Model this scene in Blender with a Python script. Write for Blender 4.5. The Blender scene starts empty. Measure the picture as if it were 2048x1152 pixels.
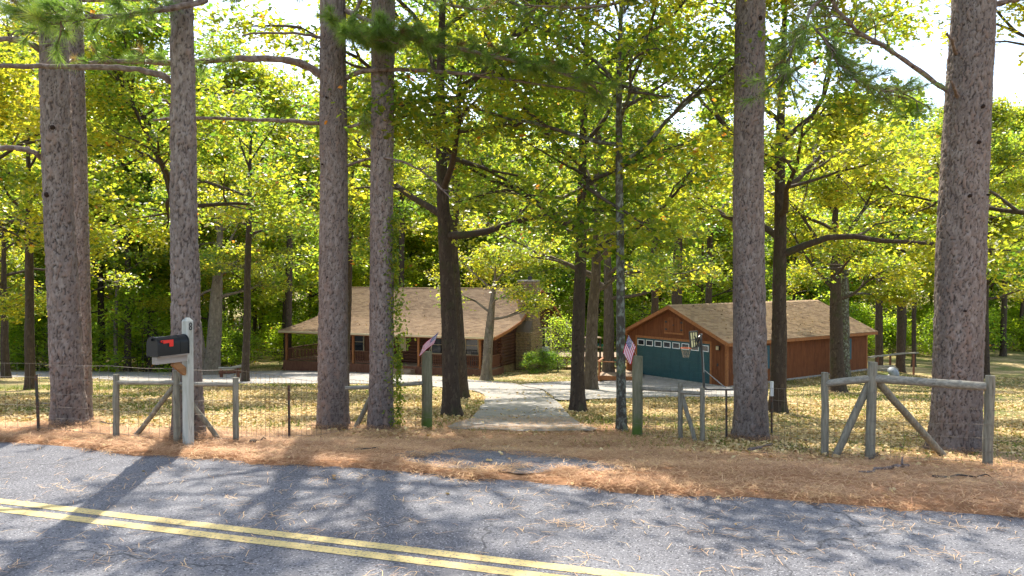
import bpy, bmesh, math, random
import numpy as np
from mathutils import Vector, Matrix
R = math.radians
random.seed(7); np.random.seed(7)
sc = bpy.context.scene
col = sc.collection
# ------------------------------------------------------------------ camera, sky, sun
F = 1600.0; EYE = 2.1; PITCH = math.atan(31/1600.0)
cam = bpy.data.objects.new('camera', bpy.data.cameras.new('camera')); col.objects.link(cam)
cam.location = (0, 0, EYE); cam.rotation_euler = (R(90)-PITCH, 0, 0)
cam.data.lens = 36*F/2048; cam.data.clip_end = 3000; cam.data.clip_start = .05
sc.camera = cam
SUN_EL, SUN_AZ = R(56), R(-9)          # azimuth measured from +Y towards +X
world = bpy.data.worlds.new('World'); sc.world = world; world.use_nodes = True
nt = world.node_tree; nt.nodes.clear()
wo = nt.nodes.new('ShaderNodeOutputWorld'); bg = nt.nodes.new('ShaderNodeBackground')
sky = nt.nodes.new('ShaderNodeTexSky'); sky.sky_type = 'NISHITA'; sky.sun_disc = False
sky.sun_elevation = SUN_EL; sky.sun_rotation = SUN_AZ; sky.air_density = 1.0; sky.dust_density = 1.5
tc = nt.nodes.new('ShaderNodeTexCoord'); mp = nt.nodes.new('ShaderNodeMapping'); mp.inputs['Scale'].default_value = (1.6, 1.6, 4.5)
cn = nt.nodes.new('ShaderNodeTexNoise'); cn.inputs['Scale'].default_value = 1.7; cn.inputs['Detail'].default_value = 7; cn.inputs['Roughness'].default_value = .58
cr = nt.nodes.new('ShaderNodeValToRGB'); cr.color_ramp.elements[0].position = .50; cr.color_ramp.elements[1].position = .62
mx = nt.nodes.new('ShaderNodeMixRGB'); mx.inputs[2].default_value = (5.2, 5.5, 6.0, 1)
nt.links.new(tc.outputs['Generated'], mp.inputs[0]); nt.links.new(mp.outputs[0], cn.inputs[0]); nt.links.new(cn.outputs[0], cr.inputs[0])
nt.links.new(cr.outputs[0], mx.inputs[0]); nt.links.new(sky.outputs[0], mx.inputs[1]); nt.links.new(mx.outputs[0], bg.inputs[0])
bg.inputs[1].default_value = .15; nt.links.new(bg.outputs[0], wo.inputs[0])
sl = bpy.data.lights.new('sun', 'SUN'); sl.energy = 4.0; sl.angle = R(.53); sl.color = (1, .94, .84)
sun = bpy.data.objects.new('sun', sl); col.objects.link(sun); sun.location = (0, 0, 40)
sdir = Vector((math.sin(SUN_AZ)*math.cos(SUN_EL), math.cos(SUN_AZ)*math.cos(SUN_EL), math.sin(SUN_EL)))
sun.rotation_euler = sdir.to_track_quat('Z', 'Y').to_euler()
sc.view_settings.view_transform = 'Standard'; sc.view_settings.look = 'None'
sc.view_settings.exposure = 1.4; sc.view_settings.gamma = 1
try:
    c = sc.cycles
    c.max_bounces = 12; c.diffuse_bounces = 10; c.transmission_bounces = 6; c.glossy_bounces = 2; c.transparent_max_bounces = 6
    c.use_denoising = True; c.denoiser = 'OPENIMAGEDENOISE'; c.use_adaptive_sampling = True; c.adaptive_threshold = .02
    c.sample_clamp_indirect = 6
except Exception: pass

# ------------------------------------------------------------------ image / ground maths
CP, SP = math.cos(PITCH), math.sin(PITCH)
def ray(x, y):
    a = (x-1024)/F; b = (576-y)/F
    dy = CP + b*SP; dz = -SP + b*CP
    return a/dy, dz/dy                       # per metre of depth
def P(x, y, D):
    a, c = ray(x, y); return Vector((a*D, D, EYE+c*D))
PS = [-400, 3.4, 7.6, 7.65, 9, 11.3, 15, 20, 30, 43, 52, 65, 85, 130, 600]
PZ = [0, 0, 0, .0, -.1, -.5, -.98, -1.55, -2.6, -4.1, -4.95, -5.6, -5.95, -6.0, -4.0]
UX, UY = .961, -.276                          # road direction
def sval(x, y): return -UY*x + UX*y
def rval(x, y): return UX*x + UY*y
def xy(r, s): return UX*r - UY*s, UY*r + UX*s
def wob(x, y):
    return (np.sin(x*1.7+y*.9)+np.sin(-x*1.1+y*2.3+1.3)+np.sin(x*3.9-y*2.1+.4)*.6+np.sin(x*6.1+y*5.3)*.4)/3
def sstep(a, b, t):
    t = np.clip((t-a)/(b-a), 0, 1); return t*t*(3-2*t)
def edge_s(r):
    return 7.68+.07*np.sin(r*1.3)+.06*np.sin(r*3.1+1)+.035*np.sin(r*7.7)+.02*np.sin(r*17.3)+.015*np.sin(r*37)
def zg(x, y, road=True):
    x = np.asarray(x, float); y = np.asarray(y, float)
    s = sval(x, y); r = rval(x, y)
    z = np.interp(s, PS, PZ)
    z = z + .018*np.clip(x, -25, 25)*sstep(7.8, 12, s)
    z = z + .022*wob(x*1.1, y*1.1)*sstep(7.9, 9, s)*(1-sstep(15, 18, s)) + .04*wob(x*.25, y*.25)*sstep(16, 25, s)
    e = edge_s(r)
    k = sstep(e-.05, e+.12, s)
    up = .022*k*(1-sstep(9, 12, s)) + .012*k*np.exp(-((s-e-.25)/.25)**2)
    z = z + up - .05*(1-k)*sstep(2.8, 3.6, s)
    return z
GZ = EYE-6.04
_zg0 = zg
def zg(x, y):
    z = _zg0(x, y); X = np.asarray(x, float)-14.6; Y = np.asarray(y, float)-49
    u = X*.585-Y*.811; v = X*.811+Y*.585
    k = (1-sstep(4.2, 8, np.abs(u)))*(1-sstep(7.4, 11.5, np.abs(v))); return z*(1-k)+(GZ-.06)*k
def zgf(x, y): return float(zg(x, y))
def G(x, y, off=0):
    a, c = ray(x, y); D = 3.0
    def f(D): return EYE+c*D-zgf(a*D, D)
    while f(D) > 0 and D < 400: D += .25
    lo, hi = D-.25, D
    for _ in range(20):
        m = (lo+hi)/2
        if f(m) > 0: lo = m
        else: hi = m
    return Vector((a*hi, hi, zgf(a*hi, hi)))

# ------------------------------------------------------------------ materials
def mat(name, base, rough=.8, spec=.3, metal=0, noise=None, bump=None, mixcol=None, noise2=None, trans=None, attr=None, coords='Object'):
    m = bpy.data.materials.new(name); m.use_nodes = True
    n = m.node_tree.nodes; l = m.node_tree.links; b = n['Principled BSDF']
    b.inputs['Roughness'].default_value = rough; b.inputs['Metallic'].default_value = metal
    b.inputs['Specular IOR Level'].default_value = spec
    b.inputs['Base Color'].default_value = (*base, 1)
    last = None
    tcn = n.new('ShaderNodeTexCoord')
    def nz(scale, detail=5, stretch=(1, 1, 1), rough=.6):
        mpn = n.new('ShaderNodeMapping'); mpn.inputs['Scale'].default_value = stretch
        l.new(tcn.outputs[coords], mpn.inputs[0])
        t = n.new('ShaderNodeTexNoise'); t.inputs['Scale'].default_value = scale; t.inputs['Detail'].default_value = detail
        t.inputs['Roughness'].default_value = rough
        l.new(mpn.outputs[0], t.inputs[0]); return t
    colr = n.new('ShaderNodeRGB'); colr.outputs[0].default_value = (*base, 1); last = colr.outputs[0]
    for spec_ in (noise or []):
        colr2, scale, lo, hi, stretch = spec_
        t = nz(scale, 6, stretch); rp = n.new('ShaderNodeValToRGB'); rp.color_ramp.elements[0].position = lo; rp.color_ramp.elements[1].position = hi
        l.new(t.outputs[0], rp.inputs[0]); mxn = n.new('ShaderNodeMixRGB'); l.new(rp.outputs[0], mxn.inputs[0]); l.new(last, mxn.inputs[1])
        mxn.inputs[2].default_value = (*colr2, 1); last = mxn.outputs[0]
    for (aname, colr2, lo, hi) in (attr or []):
        a = n.new('ShaderNodeAttribute'); a.attribute_name = aname
        mr = n.new('ShaderNodeMapRange'); mr.inputs['From Min'].default_value = lo; mr.inputs['From Max'].default_value = hi
        l.new(a.outputs['Fac'], mr.inputs[0]); mxn = n.new('ShaderNodeMixRGB'); l.new(mr.outputs[0], mxn.inputs[0]); l.new(last, mxn.inputs[1])
        mxn.inputs[2].default_value = (*colr2, 1); last = mxn.outputs[0]
    l.new(last, b.inputs['Base Color'])
    if bump:
        scale, strength, dist, stretch = bump
        t = nz(scale, 6, stretch, .7); bp = n.new('ShaderNodeBump'); bp.inputs['Strength'].default_value = strength; bp.inputs['Distance'].default_value = dist
        l.new(t.outputs[0], bp.inputs['Height']); l.new(bp.outputs[0], b.inputs['Normal'])
    return m
def leafmat(name, stops, tmul=2.6, tfac=.55, rnd=.25, rough=.36):
    m = bpy.data.materials.new(name); m.use_nodes = True
    n = m.node_tree.nodes; l = m.node_tree.links; n.clear()
    out = n.new('ShaderNodeOutputMaterial'); a = n.new('ShaderNodeAttribute'); a.attribute_name = 'tint'
    oi = n.new('ShaderNodeObjectInfo'); ma = n.new('ShaderNodeMath'); ma.operation = 'MULTIPLY_ADD'; ma.inputs[1].default_value = rnd
    l.new(oi.outputs['Random'], ma.inputs[0]); l.new(a.outputs['Fac'], ma.inputs[2]); hf = n.new('ShaderNodeMath'); hf.operation = 'MULTIPLY'; hf.inputs[1].default_value = .5; l.new(ma.outputs[0], hf.inputs[0])
    rp = n.new('ShaderNodeValToRGB'); e = rp.color_ramp.elements
    while len(e) < len(stops): e.new(.5)
    for i, (p, c) in enumerate(stops): e[i].position = p*.5 if i < len(stops)-1 else p; e[i].color = (*c, 1)
    l.new(hf.outputs[0], rp.inputs[0])
    df = n.new('ShaderNodeBsdfPrincipled'); df.inputs['Roughness'].default_value = rough; df.inputs['Specular IOR Level'].default_value = .55 if rough < .5 else .2
    tr = n.new('ShaderNodeBsdfTranslucent'); mul = n.new('ShaderNodeMixRGB'); mul.blend_type = 'MULTIPLY'; mul.inputs[0].default_value = 1
    mul.inputs[2].default_value = (tmul*1.07, tmul*1.07, tmul*.58, 1)
    l.new(rp.outputs[0], df.inputs['Base Color']); l.new(rp.outputs[0], mul.inputs[1]); l.new(mul.outputs[0], tr.inputs[0])
    mxs = n.new('ShaderNodeMixShader'); mxs.inputs[0].default_value = tfac
    l.new(df.outputs[0], mxs.inputs[1]); l.new(tr.outputs[0], mxs.inputs[2]); l.new(mxs.outputs[0], out.inputs[0])
    return m
M = {}
ORG = (.30, .11, .02)
M['leaf'] = leafmat('oak_leaf', [(0, (.04, .085, .012)), (.35, (.085, .125, .018)), (.65, (.16, .17, .018)), (.95, (.25, .215, .02)), (1.7, (.25, .215, .02)), (1, ORG)], 3.0, .64, .14)
M['leaf_far'] = leafmat('wood_leaf', [(0, (.05, .10, .016)), (.35, (.10, .145, .024)), (.65, (.17, .19, .024)), (1, (.25, .23, .024)), (1.7, (.25, .23, .024)), (1, ORG)], 3.3, .7, .18)
M['shrub'] = leafmat('shrub_leaf', [(0, (.04, .085, .012)), (.5, (.10, .165, .02)), (1, (.21, .25, .024)), (1.7, (.21, .25, .024)), (1, ORG)], 3.2, .68, .35)
M['needle'] = leafmat('pine_needle', [(0, (.07, .13, .035)), (.6, (.14, .22, .045)), (.85, (.22, .25, .05)), (1.6, (.22, .25, .05)), (1, (.17, .105, .05))], 2.0, .5, .1)
M['litter'] = leafmat('fallen_leaf', [(0, (.09, .05, .028)), (.3, (.28, .16, .07)), (.6, (.50, .34, .15)), (.95, (.70, .55, .28)), (1.5, (.34, .15, .06)), (1, (.34, .15, .06))], 1.2, .15, 0, .7)
M['straw'] = leafmat('pine_straw', [(0, (.16, .065, .028)), (.4, (.40, .21, .105)), (.75, (.60, .375, .20)), (1, (.68, .46, .22)), (1, (.68, .46, .22))], 1.2, .12, 0, .6)
M['grass'] = leafmat('grass_blade', [(0, (.07, .11, .02)), (.5, (.15, .18, .035)), (1, (.32, .28, .10)), (1, (.32, .28, .10))], 1.8, .35, 0, .7)
M['pine_bark'] = mat('pine_bark', (.20, .155, .130), .9, .25, noise=[((.29, .24, .205), 16, .46, .62, (1, 1, .45)), ((.11, .088, .078), 1.3, .42, .72, (1, 1, .25)), ((.30, .27, .25), 55, .60, .70, (1, 1, .5))],
                     attr=[('plate', (.25, .165, .125), .6, 1.35), ('crack', (.035, .025, .022), .85, 0)], bump=(80, .9, .015, (1, 1, .35)))
M['oak_bark'] = mat('oak_bark', (.06, .044, .033), .95, .15, noise=[((.105, .08, .058), 12, .52, .68, (1, 1, .35)), ((.05, .055, .022), 2.2, .55, .72, (1, 1, .6))],
                    attr=[('crack', (.025, .018, .013), .6, 0)], bump=(40, .7, .015, (1, 1, .3)))
M['brown_bark'] = mat('brown_bark', (.085, .064, .045), .95, .15, noise=[((.14, .11, .08), 9, .48, .66, (1, 1, .35))], attr=[('crack', (.04, .028, .02), .6, 0)], bump=(40, .7, .015, (1, 1, .3)))
M['grey_bark'] = mat('grey_bark', (.15, .12, .09), .95, .15, noise=[((.22, .185, .14), 8, .45, .65, (1, 1, .4)), ((.09, .09, .05), 3, .55, .75, (1, 1, .6))],
                     attr=[('crack', (.07, .05, .035), .6, 0)], bump=(40, .6, .012, (1, 1, .3)))
M['lichen_bark'] = mat('lichen_bark', (.075, .065, .05), .95, .15, noise=[((.22, .235, .19), 11, .48, .62, (1, 1, .7)), ((.12, .15, .06), 5, .56, .66, (1, 1, .8))],
                       attr=[('crack', (.04, .03, .02), .6, 0)], bump=(40, .6, .012, (1, 1, .4)))
M['twig'] = mat('twig_bark', (.07, .055, .042), .9, .15, noise=[((.13, .105, .08), 12, .45, .65, (1, 1, 1))])
M['pine_limb'] = mat('pine_limb_bark', (.15, .11, .09), .9, .15, noise=[((.24, .19, .165), 14, .45, .6, (1, 1, 1)), ((.08, .05, .035), 9, .55, .65, (1, 1, 1))], bump=(50, .8, .015, (1, 1, 1)))
M['asphalt'] = mat('asphalt', (.105, .102, .110), .85, .3, noise=[((.150, .147, .154), .5, .42, .6, (1, 1, 1)), ((.03, .03, .035), 42, .55, .62, (1, 1, 1)), ((.33, .325, .33), 60, .57, .64, (1, 1, 1)), ((.075, .073, .08), 1.2, .6, .75, (1, 1, 1))], bump=(55, .7, .012, (1, 1, 1)))
def cracks(m, scale=.55, w=.006, dark=(.025, .025, .028)):
    n = m.node_tree.nodes; l = m.node_tree.links; b = n['Principled BSDF']; src = b.inputs['Base Color'].links[0].from_socket
    t = n.new('ShaderNodeTexCoord'); nz = n.new('ShaderNodeTexNoise'); nz.inputs['Scale'].default_value = 2.5; nz.inputs['Detail'].default_value = 5; l.new(t.outputs['Object'], nz.inputs[0])
    mxv = n.new('ShaderNodeMixRGB'); mxv.inputs[0].default_value = .25; l.new(t.outputs['Object'], mxv.inputs[1]); l.new(nz.outputs['Color'], mxv.inputs[2])
    v = n.new('ShaderNodeTexVoronoi'); v.feature = 'DISTANCE_TO_EDGE'; v.inputs['Scale'].default_value = scale; l.new(mxv.outputs[0], v.inputs['Vector'])
    mr = n.new('ShaderNodeMapRange'); mr.inputs['From Min'].default_value = 0; mr.inputs['From Max'].default_value = w; mr.inputs['To Min'].default_value = .85; mr.inputs['To Max'].default_value = 0; l.new(v.outputs['Distance'], mr.inputs[0])
    n2 = n.new('ShaderNodeTexNoise'); n2.inputs['Scale'].default_value = .6; l.new(t.outputs['Object'], n2.inputs[0]); rp = n.new('ShaderNodeValToRGB'); rp.color_ramp.elements[0].position = .45; rp.color_ramp.elements[1].position = .58; l.new(n2.outputs[0], rp.inputs[0])
    mu = n.new('ShaderNodeMath'); mu.operation = 'MULTIPLY'; l.new(mr.outputs[0], mu.inputs[0]); l.new(rp.outputs[0], mu.inputs[1])
    x = n.new('ShaderNodeMixRGB'); l.new(mu.outputs[0], x.inputs[0]); l.new(src, x.inputs[1]); x.inputs[2].default_value = (*dark, 1); l.new(x.outputs[0], b.inputs['Base Color'])
cracks(M['asphalt'])
M['yellow'] = mat('road_paint_yellow', (.56, .43, .17), .7, .3, noise=[((.40, .31, .14), 30, .5, .66, (1, 1, 1)), ((.17, .155, .13), 38, .56, .62, (1, 1, 1)), ((.2, .18, .15), 1.5, .62, .7, (1, 1, 1))], bump=(55, .5, .008, (1, 1, 1)))
M['drive'] = mat('drive_concrete', (.29, .265, .235), .9, .2, noise=[((.21, .195, .175), 1.3, .4, .65, (1, 1, 1)), ((.16, .13, .10), 6, .56, .7, (1, 1, 1)), ((.40, .37, .33), 25, .5, .7, (1, 1, 1))], bump=(30, .4, .01, (1, 1, 1)))
M['ground'] = mat('yard_ground', (.17, .15, .055), 1, .1, noise=[((.42, .32, .16), .55, .38, .58, (1, 1, 1)), ((.10, .13, .03), .33, .46, .58, (1, 1, 1)), ((.20, .13, .06), 6, .5, .62, (1, 1, 1)), ((.40, .31, .16), 18, .58, .68, (1, 1, 1))],
                  attr=[('straw', (.36, .19, .095), 0, 1)], bump=(25, .8, .03, (1, 1, 1)))
gm = M['ground']; n_ = gm.node_tree.nodes; l_ = gm.node_tree.links
def wood(name, a, b, rough=.8, st=(1, 1, .12), sc_=30, bmp=.5):
    return mat(name, a, rough, .25, noise=[(b, sc_, .4, .62, st), (tuple(v*.6 for v in a), sc_*1.7, .58, .7, st)], bump=(sc_*1.5, bmp, .006, st))
M['postwood'] = wood('weathered_post_wood', (.165, .15, .11), (.26, .235, .175))
M['mosswood'] = wood('mossy_post_wood', (.14, .135, .08), (.20, .185, .12))
M['railwood'] = wood('weathered_rail_wood', (.20, .18, .14), (.31, .285, .23), st=(.12, 1, 1))
M['mailpost'] = wood('mailbox_post_wood', (.36, .36, .30), (.47, .46, .40), sc_=18)
M['mailarm'] = wood('mailbox_arm_wood', (.26, .22, .185), (.34, .30, .26), st=(.12, 1, 1), sc_=18)
M['newwood'] = wood('orange_wood', (.30, .15, .06), (.2, .1, .045), st=(.12, 1, 1), sc_=18)
M['black'] = mat('black_enamel', (.006, .007, .010), .38, .35)
M['red'] = mat('red_plastic', (.75, .03, .02), .45, .4)
M['darkmetal'] = mat('dark_metal', (.02, .02, .022), .5, .5)
M['tpost'] = mat('rusty_green_metal', (.06, .055, .045), .8, .3, noise=[((.13, .06, .035), 12, .45, .6, (1, 1, 1))])
M['wire'] = mat('galvanised_wire', (.17, .14, .11), .6, .4, metal=.3)
M['siding'] = mat('red_brown_siding', (.175, .062, .024), .85, .2, noise=[((.13, .045, .02), 4, .4, .65, (1, 1, .2)), ((.23, .085, .034), 11, .52, .7, (1, 1, .15))], bump=(50, .3, .006, (1, 1, .15)))
M['trim'] = mat('orange_brown_trim', (.31, .125, .045), .75, .25, noise=[((.23, .09, .035), 10, .45, .65, (1, 1, 1))])
M['log'] = mat('red_brown_log', (.105, .045, .026), .8, .25, noise=[((.07, .03, .02), 6, .4, .62, (.2, 1, 1)), ((.155, .07, .04), 15, .54, .7, (.2, 1, 1))], bump=(30, .4, .01, (.2, 1, 1)))
M['porchwood'] = mat('porch_brown_wood', (.17, .075, .045), .8, .25, noise=[((.12, .05, .03), 9, .45, .65, (1, 1, .3))])
M['deckwood'] = mat('deck_boards', (.33, .24, .16), .85, .2, noise=[((.22, .15, .10), 9, .45, .65, (.3, 1, 1))])
M['shingle'] = mat('tan_shingle', (.42, .285, .165), .95, .15, noise=[((.33, .215, .125), 1.2, .4, .65, (1, 1, 1)), ((.43, .32, .22), 40, .5, .65, (1, 1, 1))], attr=[('tint', (.21, .14, .09), .35, 1.3)], bump=(90, .5, .006, (1, 1, 1)))
M['cream'] = mat('cream_trim', (.52, .42, .26), .7, .3)
M['white'] = mat('white_paint', (.75, .75, .72), .5, .4)
M['teal'] = mat('teal_door_paint', (.013, .058, .066), .5, .4, noise=[((.018, .072, .08), 3, .4, .65, (1, 1, 1))])
M['shutter'] = mat('blue_green_shutter_paint', (.02, .075, .10), .55, .35)
M['glass'] = mat('dark_window_glass', (.02, .022, .025), .06, .9)
M['concrete'] = mat('foundation_concrete', (.33, .31, .28), .9, .2, noise=[((.22, .20, .17), 5, .45, .65, (1, 1, 1))])
M['mortar'] = mat('chimney_mortar', (.16, .125, .09), .95, .1)
M['stone'] = mat('chimney_stone', (.30, .205, .115), .9, .2, noise=[((.19, .13, .08), 3, .4, .6, (1, 1, 1)), ((.42, .31, .18), 7, .52, .66, (1, 1, 1)), ((.12, .12, .06), 1.4, .56, .7, (1, 1, 1))], bump=(14, .6, .03, (1, 1, 1)))
M['green_plastic'] = mat('green_plastic', (.0, .10, .085), .4, .4)
M['board'] = mat('translucent_backboard', (.62, .58, .33), .4, .4)
M['orange'] = mat('orange_rim_paint', (.65, .14, .05), .5, .4)
M['net'] = mat('net_cord', (.45, .35, .25), .8, .2)
M['galv'] = mat('galvanised_steel', (.22, .24, .26), .5, .4, noise=[((.16, .175, .19), 4, .45, .65, (1, 1, 1))])
M['blueflag'] = mat('navy_cloth', (.012, .02, .13), .8, .2)
M['redflag'] = mat('crimson_cloth', (.50, .012, .05), .8, .2)
M['whiteflag'] = mat('white_cloth', (.78, .70, .72), .8, .2)
M['wall_in'] = mat('log_wall_core', (.08, .028, .016), .9, .1)
# moss at the foot of the gate posts
def moss(m, z0, z1, colr):
    n = m.node_tree.nodes; l = m.node_tree.links; b = n['Principled BSDF']; src = b.inputs['Base Color'].links[0].from_socket
    t = n.new('ShaderNodeTexCoord'); sp = n.new('ShaderNodeSeparateXYZ'); l.new(t.outputs['Object'], sp.inputs[0])
    nz = n.new('ShaderNodeTexNoise'); nz.inputs['Scale'].default_value = 9; l.new(t.outputs['Object'], nz.inputs[0])
    ad = n.new('ShaderNodeMath'); ad.operation = 'MULTIPLY_ADD'; ad.inputs[1].default_value = .5; l.new(nz.outputs[0], ad.inputs[0]); l.new(sp.outputs[2], ad.inputs[2])
    mr = n.new('ShaderNodeMapRange'); mr.inputs['From Min'].default_value = z0; mr.inputs['From Max'].default_value = z1; mr.inputs['To Min'].default_value = 1; mr.inputs['To Max'].default_value = 0
    l.new(ad.outputs[0], mr.inputs[0]); x = n.new('ShaderNodeMixRGB'); l.new(mr.outputs[0], x.inputs[0]); l.new(src, x.inputs[1]); x.inputs[2].default_value = (*colr, 1)
    l.new(x.outputs[0], b.inputs['Base Color'])
moss(M['mosswood'], .35, .75, (.07, .12, .02))

# ------------------------------------------------------------------ mesh helpers
def link(o, parent=None):
    col.objects.link(o)
    if parent is not None: o.parent = parent
    return o
def tag(o, label=None, cat=None, group=None, kind=None):
    if label: o['label'] = label
    if cat: o['category'] = cat
    if group: o['group'] = group
    if kind: o['kind'] = kind
    return o
def empty(name, loc, rz=0, label=None, cat=None, group=None):
    o = bpy.data.objects.new(name, None); link(o); o.location = loc; o.rotation_euler = (0, 0, rz); o.empty_display_size = .3
    return tag(o, label, cat, group)
def np_mesh(name, V, Fq, mats, midx=None, smooth=False, attrs=None):
    """V (n,3), Fq: list of (k,m) int arrays"""
    me = bpy.data.meshes.new(name)
    if not isinstance(Fq, list): Fq = [Fq]
    me.vertices.add(len(V)); me.vertices.foreach_set('co', np.asarray(V, np.float32).ravel())
    tot = np.concatenate([np.full(len(f), f.shape[1]) for f in Fq]); idx = np.concatenate([f.ravel() for f in Fq])
    me.loops.add(len(idx)); me.loops.foreach_set('vertex_index', idx.astype(np.int32))
    me.polygons.add(len(tot)); st = np.concatenate([[0], np.cumsum(tot)[:-1]])
    me.polygons.foreach_set('loop_start', st.astype(np.int32)); me.polygons.foreach_set('loop_total', tot.astype(np.int32))
    if midx is not None: me.polygons.foreach_set('material_index', np.asarray(midx, np.int32))
    if smooth: me.polygons.foreach_set('use_smooth', np.ones(len(tot), bool))
    for m in mats: me.materials.append(m)
    for k, (dom, arr) in (attrs or {}).items():
        a = me.attributes.new(k, 'FLOAT', dom); a.data.foreach_set('value', np.asarray(arr, np.float32))
    me.update(calc_edges=True); return me
def obj(name, me, parent=None, loc=None):
    o = bpy.data.objects.new(name, me); link(o, parent)
    if loc is not None: o.location = loc
    return o
class MB:
    def __init__(s): s.v = []; s.f = []; s.t = []
    def add(s, vs, fs, t=0):
        n = len(s.v); s.v += [tuple(v) for v in vs]; s.f += [tuple(i+n for i in f) for f in fs]; s.t += [t]*len(fs); return s
    def box(s, a, b, t=0):
        x0, y0, z0 = a; x1, y1, z1 = b
        return s.add([(x0, y0, z0), (x1, y0, z0), (x1, y1, z0), (x0, y1, z0), (x0, y0, z1), (x1, y0, z1), (x1, y1, z1), (x0, y1, z1)],
                     [(0, 3, 2, 1), (4, 5, 6, 7), (0, 1, 5, 4), (1, 2, 6, 5), (2, 3, 7, 6), (3, 0, 4, 7)], t)
    def bar(s, p, q, w, h=None, up=(0, 0, 1), t=0):
        p = Vector(p); q = Vector(q); h = h or w; d = (q-p).normalized(); up = Vector(up)
        sd = d.cross(up); sd = sd.normalized() if sd.length > 1e-4 else Vector((1, 0, 0)); u = sd.cross(d)
        vs = [c+sd*a*w/2+u*b*h/2 for c in (p, q) for a, b in ((-1, -1), (1, -1), (1, 1), (-1, 1))]
        return s.add(vs, [(3, 2, 1, 0), (4, 5, 6, 7), (0, 1, 5, 4), (1, 2, 6, 5), (2, 3, 7, 6), (3, 0, 4, 7)], t)
    def tube(s, pts, rad, n=8, cap=True, t=0, wobble=0):
        V, Q = tube_np(np.array([tuple(p) for p in pts], float), rad, n)
        if wobble: V = V+np.random.normal(0, wobble, V.shape)
        s.add(V.tolist(), [tuple(q) for q in Q.tolist()], t)
        if cap:
            k = len(s.v)-len(V); s.f.append(tuple(k+i for i in range(n))[::-1]); s.f.append(tuple(k+len(V)-n+i for i in range(n))); s.t += [t, t]
        return s
    def prism(s, poly, y0, y1, axis='y', t=0):
        def mk(a, b, c): return {'y': (a, c, b), 'x': (c, a, b), 'z': (a, b, c)}[axis]
        n = len(poly); vs = [mk(a, b, y0) for a, b in poly]+[mk(a, b, y1) for a, b in poly]
        return s.add(vs, [tuple(range(n)), tuple(range(2*n-1, n-1, -1))]+[(i, i+n, (i+1) % n+n, (i+1) % n) for i in range(n)], t)
    def mesh(s, name, mats, smooth=False, bevel=0, fixn=True):
        me = bpy.data.meshes.new(name); me.from_pydata(s.v, [], s.f)
        for m in (mats if isinstance(mats, (list, tuple)) else [mats]): me.materials.append(m)
        if len(set(s.t)) > 1: me.polygons.foreach_set('material_index', s.t)
        if fixn or bevel:
            bm = bmesh.new(); bm.from_mesh(me)
            if bevel: bmesh.ops.bevel(bm, geom=[e for e in bm.edges], offset=bevel, segments=2, affect='EDGES', profile=.6)
            bmesh.ops.recalc_face_normals(bm, faces=bm.faces); bm.to_mesh(me); bm.free()
        if smooth:
            me.polygons.foreach_set('use_smooth', [True]*len(me.polygons))
            try: me.set_sharp_from_angle(angle=R(40))
            except Exception: pass
        me.update(); return me
    def build(s, name, mats, parent=None, smooth=False, bevel=0, loc=None):
        return obj(name, s.mesh(name, mats, smooth, bevel), parent, loc)
def frames(P_):
    T = np.gradient(P_, axis=0); T /= np.linalg.norm(T, axis=1)[:, None]+1e-9
    ref = np.array([0, 0, 1.]) if abs(T[:, 2]).mean() < .8 else np.array([1., 0, 0])
    A = np.cross(T, ref); A /= np.linalg.norm(A, axis=1)[:, None]+1e-9; B = np.cross(A, T); return A, B
def tube_np(P_, rad, n=5):
    m = len(P_); rad = np.broadcast_to(np.asarray(rad, float), (m,)); A, B = frames(P_)
    th = np.linspace(0, 2*np.pi, n, endpoint=False)
    V = P_[:, None]+rad[:, None, None]*(A[:, None]*np.cos(th)[None, :, None]+B[:, None]*np.sin(th)[None, :, None])
    i = np.arange(m-1)[:, None]*n; j = np.arange(n)[None]
    Q = np.stack([i+j, i+(j+1) % n, i+n+(j+1) % n, i+n+j], -1).reshape(-1, 4)
    return V.reshape(-1, 3), Q

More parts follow.
